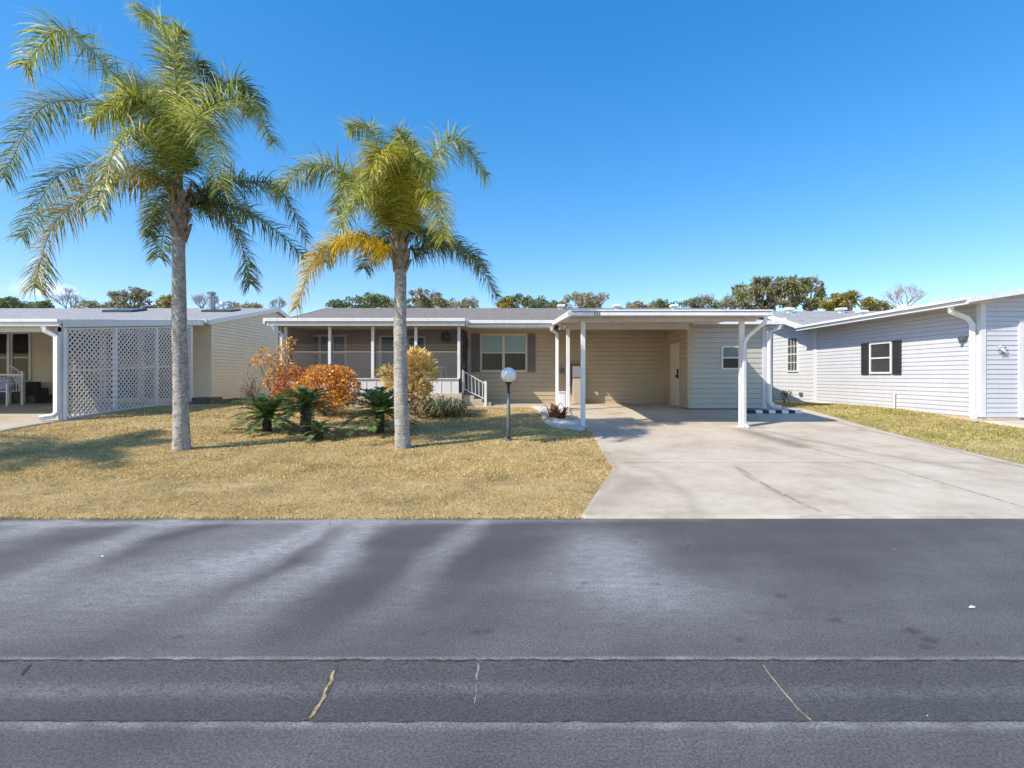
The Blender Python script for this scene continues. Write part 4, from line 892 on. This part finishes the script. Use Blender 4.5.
# blobs: px, py, half w px, half h px, half depth m, dy
shrub('croton_shrub', 'dense rounded orange croton bush in front of the porch', 'shrub', M['croton_orange'], 329, 410, 14.0,
      [(325, 386, 24, 19, .65, 0), (345, 388, 14, 17, .5, .1), (308, 390, 12, 16, .45, -.1), (332, 398, 22, 11, .5, -.25), (322, 374, 14, 9, .4, 0), (340, 375, 10, 8, .35, .1)], 4200, .115, 1)
shrub('croton_shrub', 'reddish leafy bush between the orange bush and the pale tall shrub', 'shrub', M['croton_red'], 291, 408, 14.4,
      [(288, 386, 13, 16, .4, 0), (299, 380, 9, 13, .35, .1), (281, 396, 9, 9, .3, 0)], 1300, .11, 2)
shrub('tall_shrub', 'tall sparse shrub with faded peach leaves below the porch corner', 'shrub', M['pale_orange'], 276, 404, 14.8,
      [(265, 356, 7, 6, .2, 0), (283, 352, 7, 8, .2, .1), (276, 364, 8, 6, .2, 0), (287, 366, 5, 9, .2, 0), (273, 378, 8, 9, .25, 0), (282, 392, 9, 8, .25, 0), (258, 362, 5, 4, .15, -.1), (289, 342, 4, 4, .15, 0)], 640, .14, 3, aspect=.40, nst=16)
shrub('yellow_croton', 'tall bright yellow croton right behind the nearer palm trunk', 'shrub', M['croton_yellow'], 415, 404, 14.0,
      [(418, 362, 12, 10, .35, 0), (424, 374, 10, 11, .35, 0), (412, 378, 12, 13, .4, 0), (417, 392, 12, 9, .35, 0), (410, 356, 6, 5, .2, 0), (388, 374, 8, 5, .2, 0), (393, 386, 7, 8, .25, 0)], 1500, .25, 4, aspect=.24, nst=14, up=.8)
shrub('twiggy_shrub', 'nearly bare twiggy bush against the sand coloured gable wall', 'shrub', M['dead'], 252, 404, 15.6,
      [(250, 382, 9, 10, .25, 0), (256, 392, 9, 8, .25, 0), (246, 392, 7, 6, .2, 0)], 150, .07, 5, nst=30)
shrub('small_shrub', 'low green scrub at the foot of the sand coloured gable wall', 'shrub', M['green_small'], 232, 408, 16.6, [(232, 404, 10, 4, .3, 0), (240, 401, 6, 4, .3, 0)], 300, .08, 6, nst=5)
shrub('small_shrub', 'dark spiky seedling against the off white side wall', 'shrub', M['cycad'], 787, 404, 17.6, [(787, 394, 4, 4, .12, 0)], 60, .12, 7, nst=4)
shrub('small_shrub', 'low rusty bush under the yellow croton', 'shrub', M['dead'], 418, 410, 13.4, [(417, 404, 10, 6, .3, 0), (440, 410, 16, 3, .3, 0)], 450, .09, 8, nst=5)
def blade_clump(name, label, cat, mat, px, Y, hh, ww, n, seed, wid=.03, group=None, z0=None):
    x0 = X_(px, Y); z = float(gz(x0, Y)) if z0 is None else z0; o = empty(name, (x0, Y, z), label, cat, group); r = random.Random(seed); mb = MB()
    for k in range(n):
        a = r.uniform(0, 6.28); b0 = Vector((x0+r.uniform(-.3, .3)*ww, Y+r.uniform(-.25, .25)*ww, z)); l_ = r.uniform(.5, 1.3)*ww; h = r.uniform(.3, 1)*hh*(1.1-.5*l_/ww/1.15)
        d = Vector((math.cos(a), math.sin(a), 0)); s = Vector((-d.y, d.x, 0))*wid*.5; pr = None
        for i in range(6):
            t_ = i/5; p = b0+d*l_*t_**1.2+Vector((0, 0, h*(math.sin(t_*2.5)/.93 if t_ else 0))); w_ = s*(1-t_**2*.95)
            if pr: mb.v += [tuple(pr[0]), tuple(pr[1]), tuple(p+w_), tuple(p-w_)] if False else []
            q = (p-w_, p+w_)
            if i == 0: base = len(mb.v)
            mb.v += [tuple(q[0]), tuple(q[1])]
            if i: mb.f.append((base+2*i-2, base+2*i-1, base+2*i+1, base+2*i)); mb.m.append(0)
            pr = q
    mb.build('foliage', mat, o); return o
blade_clump('strap_leaf_clump', 'striped green and cream strap leaf clump by the porch steps, left part', 'plant', M['liriope'], 437, 13.8, .72, .75, 230, 11, .045)
blade_clump('strap_leaf_clump', 'striped green and cream strap leaf clump by the porch steps, right part', 'plant', M['liriope'], 455, 13.9, .62, .65, 200, 12, .045)
blade_clump('withered_plant', 'withered brown plant lying in the pale gravel bed', 'plant', M['dead'], 557, 13.4, .5, .6, 90, 13, .05)

def frond(name, mat, parent, pts, nl, ll, seed, wid=.0185, droop=1.1, plum=.8, t0=.15, rr=.02, fwd=.38, seg=4, petmat=None, mb=None, radial=False):
    """pts: 4+ control points (Vector). Leaflets are ribbons bending down under their weight."""
    r = random.Random(seed); P = [Vector(p) for p in pts]; n = 40
    def cr(t):
        k = len(P)-1; u = min(t*k, k-1e-6); i = int(u); f = u-i
        p0 = P[max(i-1, 0)]; p1 = P[i]; p2 = P[i+1]; p3 = P[min(i+2, k)]
        return .5*((2*p1)+(p2-p0)*f+(2*p0-5*p1+4*p2-p3)*f*f+(3*p1-p0-3*p2+p3)*f**3)
    C = [cr(i/n) for i in range(n+1)]
    own = mb is None
    mb = mb or MB(); mb.cur = 1
    mb.tube(C, [rr*(1-.85*i/n) for i in range(n+1)], 5, False); mb.cur = 0
    for j in range(nl):
        t = t0+(1-t0)*(j+r.random())/nl; p = cr(t); d = (cr(min(t+.02, 1))-cr(max(t-.02, 0))).normalized()
        sd = d.cross(Vector((0, 0, 1)))
        if sd.length < .2: sd = d.cross(Vector((0, 1, 0)))
        sd.normalize(); up = sd.cross(d).normalized()
        for s_ in (-1, 1):
            an = r.uniform(-1, 1)*plum; f_ = fwd+r.uniform(-.15, .15)+.25*t**3
            v = (sd*s_*math.cos(an)+up*(math.sin(an)+.25)+d*f_+Vector((r.gauss(0, .16), r.gauss(0, .16), r.gauss(0, .16)))*min(1, plum)).normalized()
            L_ = ll*(.62+.38*math.sin(min(t*1.05, 1)*math.pi*.8+.25))*(1-.25*max(0, (t-.75)/.25))*r.uniform(.75, 1.12)
            wv = v.cross(up+Vector((r.uniform(-.4, .4), r.uniform(-.4, .4), 0)));
            if wv.length < .1: wv = d.copy()
            wv.normalize(); wv *= wid*.5; base = len(mb.v); q = p.copy()
            for i in range(seg+1):
                u = i/seg; w_ = wv*(1-.9*u*u) if i else wv*.6
                mb.v += [tuple(q-w_), tuple(q+w_)]
                if i: mb.f.append((base+2*i-2, base+2*i-1, base+2*i+1, base+2*i)); mb.m.append(0)
                v = (v+Vector((0, 0, -droop*(1.6/seg)*(.35+u)*r.uniform(.7, 1.2)))).normalized(); q = q+v*(L_/seg)
    if own: return mb.build(name, [mat, petmat or M['petiole']], parent)
def palm(label, px, pyb, fronds, trunk, seed, top, extra=(), group='feather palms on the lawn', world=None):
    x0, y0 = world if world else ground_at(px, pyb)
    z0 = float(gz(x0, y0)); o = empty('palm_tree', (x0, y0, z0), label, 'palm tree', group)
    r = random.Random(seed); c = []; rad = []; n = 120
    for i in range(n+1):
        t = i/n; z = z0-.05+(top[1]-z0+.05)*t; x = x0+(top[0]-x0)*t+.012*math.sin(t*5+seed); rr = np.interp(t, [0, .04, .12, .5, 1], trunk)
        ring = .5+.5*math.cos(t*2*math.pi*42); c.append((x, y0, z)); rad.append(rr*(1+.028*ring+r.uniform(-.012, .012)))
    mb = MB(); mb.tube(c, rad, 20); 
    vv = np.array(mb.v); ang = np.arctan2(vv[:, 1]-y0, vv[:, 0]-x0); k = 1+.03*np.sin(ang*3+vv[:, 2]*4)+.015*np.sin(ang*7+vv[:, 2]*23)+.02*(RNG.random(len(vv))-.5)
    ax = np.interp(vv[:, 2], [q[2] for q in c], [q[0] for q in c]); vv[:, 0] = ax+(vv[:, 0]-ax)*k; vv[:, 1] = y0+(vv[:, 1]-y0)*k; mb.v = [tuple(q) for q in vv]
    mb.build('trunk', M['palm_bark'], o, True)
    mb = MB(); tx_, tz_ = top; R0 = trunk[-1]
    mb.tube([(tx_, y0, tz_-.03), (tx_, y0, tz_+.15), (tx_, y0, tz_+.55), (tx_, y0, tz_+1.0)], [R0*1.05, R0*1.45, R0*1.15, R0*.45], 14)
    for k in range(26):
        a = k*2.4; zz = tz_-.1+k*.034; d = Vector((math.cos(a), math.sin(a), 0)); b0 = Vector((tx_, y0, zz))+d*R0*.9; s = Vector((-d.y, d.x, 0))*.085
        out_ = d*(R0*.75+.05)+Vector((0, 0, .26)); n_ = len(mb.v)
        mb.hexa([b0-s, b0+s, b0+s*.9-d*.03, b0-s*.9-d*.03], [b0+out_-s*.35, b0+out_+s*.35, b0+out_+s*.3-d*.03, b0+out_-s*.3-d*.03])
    mb.build('crown_base', M['boot'], o, False)
    heart = Vector((tx_, y0, tz_+.55))
    for i, fr in enumerate(fronds):
        path, dy, mat, nl, ll = fr[:5]; opt = fr[5] if len(fr) > 5 else {}
        m_ = len(path); pts = [heart+Vector((0, .05*dy, -.15))]
        for k, (a, b) in enumerate(path):
            Y = y0+dy*((k+1)/m_)**.8; pts.append(at(a, b, Y))
        frond('frond', M[mat], o, pts, int(nl*2.7), ll*1.12, seed*50+i, **opt)
    for i, (az, el, ln_, mat, nl, ll) in enumerate(extra):
        d = Vector((math.cos(az), math.sin(az), 0)); pts = [heart]
        for t in (.3, .65, 1): pts.append(heart+d*ln_*t*math.cos(el*(1-t*.4))+Vector((0, 0, ln_*(math.sin(el)*t-.75*t*t*(.5+.5*math.cos(el))))))
        frond('frond', M[mat], o, pts, int(nl*2.2), ll*1.1, seed*50+30+i)
    return o
pt = ground_at(181, 450)
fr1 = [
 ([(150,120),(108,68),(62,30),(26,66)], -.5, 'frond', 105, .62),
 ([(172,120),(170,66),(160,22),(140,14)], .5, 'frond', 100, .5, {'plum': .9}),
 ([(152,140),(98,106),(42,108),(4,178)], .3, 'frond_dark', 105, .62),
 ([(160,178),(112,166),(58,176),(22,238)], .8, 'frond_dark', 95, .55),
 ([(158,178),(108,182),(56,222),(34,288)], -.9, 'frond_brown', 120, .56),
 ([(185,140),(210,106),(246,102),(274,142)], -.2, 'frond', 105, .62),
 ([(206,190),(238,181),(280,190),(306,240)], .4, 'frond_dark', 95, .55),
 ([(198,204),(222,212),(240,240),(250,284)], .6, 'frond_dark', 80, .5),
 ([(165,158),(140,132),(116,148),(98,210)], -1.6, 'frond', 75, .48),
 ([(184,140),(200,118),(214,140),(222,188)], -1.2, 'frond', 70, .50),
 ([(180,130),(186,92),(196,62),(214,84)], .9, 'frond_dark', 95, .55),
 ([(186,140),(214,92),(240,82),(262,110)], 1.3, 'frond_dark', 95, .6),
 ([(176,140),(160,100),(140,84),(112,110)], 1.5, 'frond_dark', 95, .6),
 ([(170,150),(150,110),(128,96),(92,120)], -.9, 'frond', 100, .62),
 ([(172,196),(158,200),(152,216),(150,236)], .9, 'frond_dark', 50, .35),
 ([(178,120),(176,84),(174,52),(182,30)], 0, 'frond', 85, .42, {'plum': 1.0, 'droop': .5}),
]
ex1 = [(1.4, .9, 2.2, 'frond_dark', 80, .5), (2.3, .5, 2.4, 'frond_dark', 80, .55), (.8, .5, 2.4, 'frond_dark', 80, .55)]
palm('taller feather palm with green fronds and smooth grey trunk, left of the two', 181, 450, fr1, [.17, .143, .13, .122, .10], 1, (X_(179, pt[1]), Z_(236, pt[1])), ex1)
pt2 = ground_at(402, 448.5)
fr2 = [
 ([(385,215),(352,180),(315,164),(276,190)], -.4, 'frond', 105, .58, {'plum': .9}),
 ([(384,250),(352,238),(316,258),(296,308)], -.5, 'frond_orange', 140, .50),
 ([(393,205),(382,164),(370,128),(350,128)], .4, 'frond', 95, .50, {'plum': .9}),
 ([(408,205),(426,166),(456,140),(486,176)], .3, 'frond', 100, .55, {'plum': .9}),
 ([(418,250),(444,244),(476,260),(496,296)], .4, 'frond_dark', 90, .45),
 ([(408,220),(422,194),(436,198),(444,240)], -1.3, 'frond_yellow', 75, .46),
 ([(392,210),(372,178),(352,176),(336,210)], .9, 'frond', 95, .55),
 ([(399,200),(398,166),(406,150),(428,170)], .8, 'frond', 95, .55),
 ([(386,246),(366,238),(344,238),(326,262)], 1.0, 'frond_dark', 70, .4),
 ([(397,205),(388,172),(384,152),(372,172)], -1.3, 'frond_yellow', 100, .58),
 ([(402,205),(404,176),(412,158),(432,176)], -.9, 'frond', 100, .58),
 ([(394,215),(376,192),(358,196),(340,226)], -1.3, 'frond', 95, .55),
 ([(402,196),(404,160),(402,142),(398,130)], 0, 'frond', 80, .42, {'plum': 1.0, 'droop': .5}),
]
ex2 = [(1.3, .9, 1.9, 'frond_dark', 75, .5), (2.2, .6, 2.0, 'frond_dark', 75, .5), (.7, .6, 2.0, 'frond_dark', 75, .5)]
palm('shorter feather palm with yellow and orange lower fronds near the lamp post', 402, 448.5, fr2, [.165, .145, .132, .122, .104], 2, (X_(400, pt2[1]), Z_(268, pt2[1])), ex2)
# a third palm left of the frame: it casts the crown shadow on the left of the lawn
p3 = (-12.3, 6.1); ex3 = [(k*.7, .35+.3*(k % 3), 2.3, 'frond', 75, .5) for k in range(12)]
palm('third feather palm outside the left edge of the view', 0, 0, [], [.21, .19, .165, .16, .125], 3, (p3[0], 4.3), ex3, world=p3)

def cycad(label, px, pyb, crown_py, rad_px, nfr, seed, rpx=7):
    x0, y0 = ground_at(px, pyb); z0 = float(gz(x0, y0)); s = rad_px/F*y0; zc = Z_(crown_py, y0)
    o = empty('cycad', (x0, y0, z0), label, 'cycad', 'cycads on the lawn'); r = random.Random(seed)
    mb = MB(); rw = rpx/F*y0*.5; mb.tube([(x0, y0, z0-.03), (x0, y0, z0+.05), (x0, y0, (z0+zc)/2), (x0, y0, zc+.03)], [rw*1.1, rw*1.05, rw*.95, rw*.75], 10)
    for k in range(50):
        a = k*2.4; t = k/50; d = Vector((math.cos(a), math.sin(a), 0)); b0 = Vector((x0, y0, z0+(zc-z0)*t))+d*rw*.9; sd = Vector((-d.y, d.x, 0))*.025
        mb.hexa([b0-sd-Vector((0, 0, .02)), b0+sd-Vector((0, 0, .02)), b0+sd+Vector((0, 0, .02)), b0-sd+Vector((0, 0, .02))], [b0+d*.04-sd*.4+Vector((0, 0, .03)), b0+d*.04+sd*.4+Vector((0, 0, .03)), b0+d*.04+sd*.4+Vector((0, 0, .045)), b0+d*.04-sd*.4+Vector((0, 0, .045))])
    mb.build('trunk', M['boot_dark'], o)
    mb = MB(); c = Vector((x0, y0, zc))
    for k in range(nfr):
        a = k*2.399+r.uniform(-.2, .2); u = k/nfr; el = 1.4-1.45*u+r.uniform(-.1, .1); l_ = s*r.uniform(1.1, 1.4)
        d = Vector((math.cos(a), math.sin(a), 0)); pts = [c]
        for t in (.35, .7, 1): pts.append(c+d*l_*t*math.cos(el*(1-.35*t))*1.0+Vector((0, 0, l_*(math.sin(el)*t*1.15-.5*t*t))))
        frond('frond', None, None, pts, 36, .15*s/.55, seed*70+k, wid=.032, droop=.04, plum=.10, t0=.10, rr=.011, fwd=.6, seg=2, mb=mb)
    mb.build('fronds', [M['cycad'], M['cycad']], o); return o
cycad('low wide cycad furthest left on the lawn', 267, 432, 417, 28, 40, 1)
cycad('taller cycad on a stout trunk between the other two dark cycads', 306, 436, 407, 24, 34, 2, rpx=10)
cycad('small cycad pup low at the foot of the taller trunk', 318, 441, 432, 15, 16, 3, rpx=7)
cycad('wide dark cycad just left of the nearer palm trunk', 380, 434, 413, 31, 42, 4)

# ------------------------------------------------------------------ trees beyond the houses
def bgtree(name, label, px, pyc, wpx, hpx, Y, mat, seed, count=2500, size=.3, bare=False, group='trees beyond the houses'):
    x0 = X_(px, Y); z0 = .5; zt = Z_(pyc-hpx, Y); w_ = wpx/F*Y; h_ = 2*hpx/F*Y; r = random.Random(seed)
    o = empty(name, (x0, Y, z0), label, 'tree', group); zc = Z_(pyc, Y)
    mb = MB(); fork = max(zc-h_*.55, 2.2); mb.tube([(x0, Y, z0-.1), (x0+r.uniform(-.2, .2), Y, fork)], [w_*.07+.1, w_*.05+.07], 8)
    tips = []
    def grow(p, d, l_, rad, dep):
        q = p+d*l_*.5+Vector((r.uniform(-.1, .1), r.uniform(-.1, .1), .03))*l_; e = q+(d+Vector((r.uniform(-.25, .25), r.uniform(-.25, .25), r.uniform(-.05, .2))))*l_*.5
        mb.tube([p, q, e], [rad, rad*.8, rad*.6], 5 if dep < 2 else 3, False)
        if dep >= (5 if bare else 3): tips.append(e); return
        for k in range(3 if (bare or dep < 2) else 2):
            a = r.uniform(0, 6.28); nd = (d*.8+Vector((math.cos(a), math.sin(a), r.uniform(-.1, .6)))*.62).normalized(); grow(e, nd, l_*r.uniform(.62, .82), rad*.6, dep+1)
        if dep >= 1: tips.append(e)
    top = Vector((x0, Y, fork))
    for k in range(5):
        a = k*1.256+r.uniform(-.3, .3); d = Vector((math.cos(a)*(w_/h_)*1.2, math.sin(a)*.8, .9)).normalized(); grow(top-Vector((0, 0, .1*k)), d, h_*.36 if bare else h_*.30, w_*.025+.035, 0)
    # rescale limbs into the crown box
    T = np.array([tuple(t) for t in tips]); lo, hi = T.min(0), T.max(0)
    mb2 = np.array(mb.v); k0 = mb2[:, 2] > fork; sx = 2*w_/(hi[0]-lo[0]); sz = (zt-fork)/(hi[2]-fork)
    if bare: sx *= .5
    else: sx *= .42; sz *= .93
    def fix(A, m_): A[m_, 0] = x0+(A[m_, 0]-x0)*sx; A[m_, 2] = fork+(A[m_, 2]-fork)*sz; return A
    mb2 = fix(mb2, k0); mb.v = [tuple(q) for q in mb2]; T = fix(T, T[:, 2] > fork)
    mb.build('trunk', M['bare'] if bare else M['bark'], o)
    if not bare:
        cs = []; nb_ = 40
        for k in range(nb_):
            a = r.uniform(0, 6.28); q = r.random()**.5; u = r.uniform(-.9, .95); s_ = r.uniform(.05, .17); wx = math.sqrt(max(.05, 1-u*u*.85))
            cs.append(((x0+math.cos(a)*q*w_*wx*.92, Y+math.sin(a)*q*w_*wx*.6, zc-.1*h_+u*h_*.46), (w_*s_*1.1, w_*s_, min(w_*s_*.8, h_*.22))))
        leaf_cloud('crown', M[mat], o, cs, int(count*1.25), size*.85, seed+300, shell=.25, aspect=.55, up=.1)
    return o
def small(*a, **k): return bgtree(*a, **k)
bgtree('tree', 'large spreading oak with patchy olive green crown behind the carport end', 768, 292, 44, 20, 46, 'oak', 1, 5200, .34)
bgtree('tree', 'second oak crown joined to the large oak, nearer the grey roof', 808, 290, 26, 17, 48, 'oak', 2, 3000, .32)
bgtree('tree', 'low golden green tree over the grey house roof', 845, 301, 26, 9, 44, 'gold', 3, 2400, .3)
bgtree('bare_tree', 'leafless greyish tree rising over the right roof slope', 902, 296, 22, 16, 50, None, 4, bare=True)
bgtree('tree', 'scrubby thin treetop left of the large oak', 697, 303, 20, 8, 46, 'evergreen', 5, 900, .28)
bgtree('tree', 'thin low treetop over the carport roof', 662, 304, 12, 5, 46, 'evergreen', 6, 500, .28)
bgtree('tree', 'brownish sparse tree over the left end of the carport', 586, 300, 30, 10, 46, 'olive', 7, 1500, .28)
bgtree('bare_tree', 'twiggy leafless tree just behind the carport number', 598, 300, 22, 9, 52, None, 8, bare=True)
bgtree('tree', 'green tree with a golden patch over the middle of the tan house', 522, 302, 24, 8, 46, 'evergreen', 9, 1700, .28)
bgtree('tree', 'low golden foliage on the left of the middle green tree', 507, 303, 11, 6, 45, 'gold', 10, 600, .28)
bgtree('tree', 'olive brown tree to the right of the shorter palm trunk', 430, 297, 24, 12, 46, 'olive', 11, 2300, .28)
bgtree('tree', 'dark green tree to the left of the shorter palm trunk', 372, 301, 28, 8, 46, 'evergreen', 12, 2000, .28)
bgtree('tree', 'small green treetop at the left end of the tan house roof', 338, 304, 12, 5, 46, 'evergreen', 13, 600, .28)
bgtree('tree', 'rounded olive brown tree left of the taller palm trunk', 133, 298, 29, 13, 46, 'olive', 14, 3000, .28)
bgtree('bare_tree', 'leafless hazy tree beyond the left roof', 70, 299, 18, 11, 52, None, 15, bare=True)
bgtree('tree', 'green treetop at the left edge of the photo', 6, 303, 16, 6, 46, 'evergreen', 16, 1100, .28)
bgtree('tree', 'tiny dark green treetop between the left edge and the bare tree', 44, 305, 9, 4, 46, 'evergreen', 17, 450, .28)
bgtree('tree', 'golden green tree just behind the taller palm trunk', 170, 301, 14, 7, 46, 'gold', 18, 900, .28)
bgtree('bare_tree', 'leafless tree behind the metal chimney', 205, 301, 20, 9, 52, None, 19, bare=True)
bgtree('bare_tree', 'leafless tree in the gap over the middle roof ridge', 470, 302, 18, 7, 54, None, 20, bare=True)
bgtree('bare_tree', 'leafless thin tree over the rear of the carport', 705, 301, 22, 9, 54, None, 21, bare=True)
bgtree('bare_tree', 'leafless reddish tree between the two tan roofs', 278, 303, 16, 7, 50, None, 22, bare=True)
for i_, (px_, py_, w_, h_, mt_, lb_) in enumerate([
 (730, 303, 26, 7, 'olive', 'low sparse brownish treetop at the left foot of the large oak'),
 (640, 306, 26, 4, 'olive', 'very low brownish treetop above the carport between two roof vents'),
 (550, 305, 20, 5, 'evergreen', 'low green treetop left of the carport corner'),
 (460, 305, 26, 5, 'olive', 'low hazy treetop over the middle of the tan house roof'),
 (400, 304, 26, 5, 'olive', 'low olive treetop just behind the shorter palm trunk'),
 (875, 306, 22, 5, 'oak', 'low green treetop at the right foot of the golden tree'),
 (100, 306, 30, 4, 'olive', 'very low treetop line left of the rounded olive tree'),
 (24, 306, 26, 4, 'evergreen', 'low treetop line beyond the left carport roof'),
 (245, 307, 30, 4, 'olive', 'low olive treetop right of the metal chimney')]):
    bgtree('tree', lb_, px_, py_, w_, h_, 50, mt_, 40+i_, 1100, .28)
# fan palm head over the grey roof
x, Y = X_(850, 43), 43; o = empty('fan_palm', (x, Y, .5), 'small fan palm head poking out above the low golden tree', 'palm tree')
mb = MB(); mb.tube([(x, Y, .4), (x, Y, Z_(300, Y))], .15, 8); mb.build('trunk', M['bark'], o)
mb = MB(); c = Vector((x, Y, Z_(300, Y))); r = random.Random(3)
for k in range(26):
    a = r.uniform(0, 6.28); el = r.uniform(-.3, 1.4); d = Vector((math.cos(a)*math.cos(el), math.sin(a)*math.cos(el), math.sin(el)))
    for j in range(10):
        v = (d+Vector((r.uniform(-.5, .5), r.uniform(-.5, .5), r.uniform(-.5, .5)))).normalized(); e = c+d*.5; s = v.cross(Vector((.3, .2, 1))).normalized()*.03
        mb.quad([e-s, e+s, e+v*.6-Vector((0, 0, .1))])
mb.build('fronds', M['gold'], o)
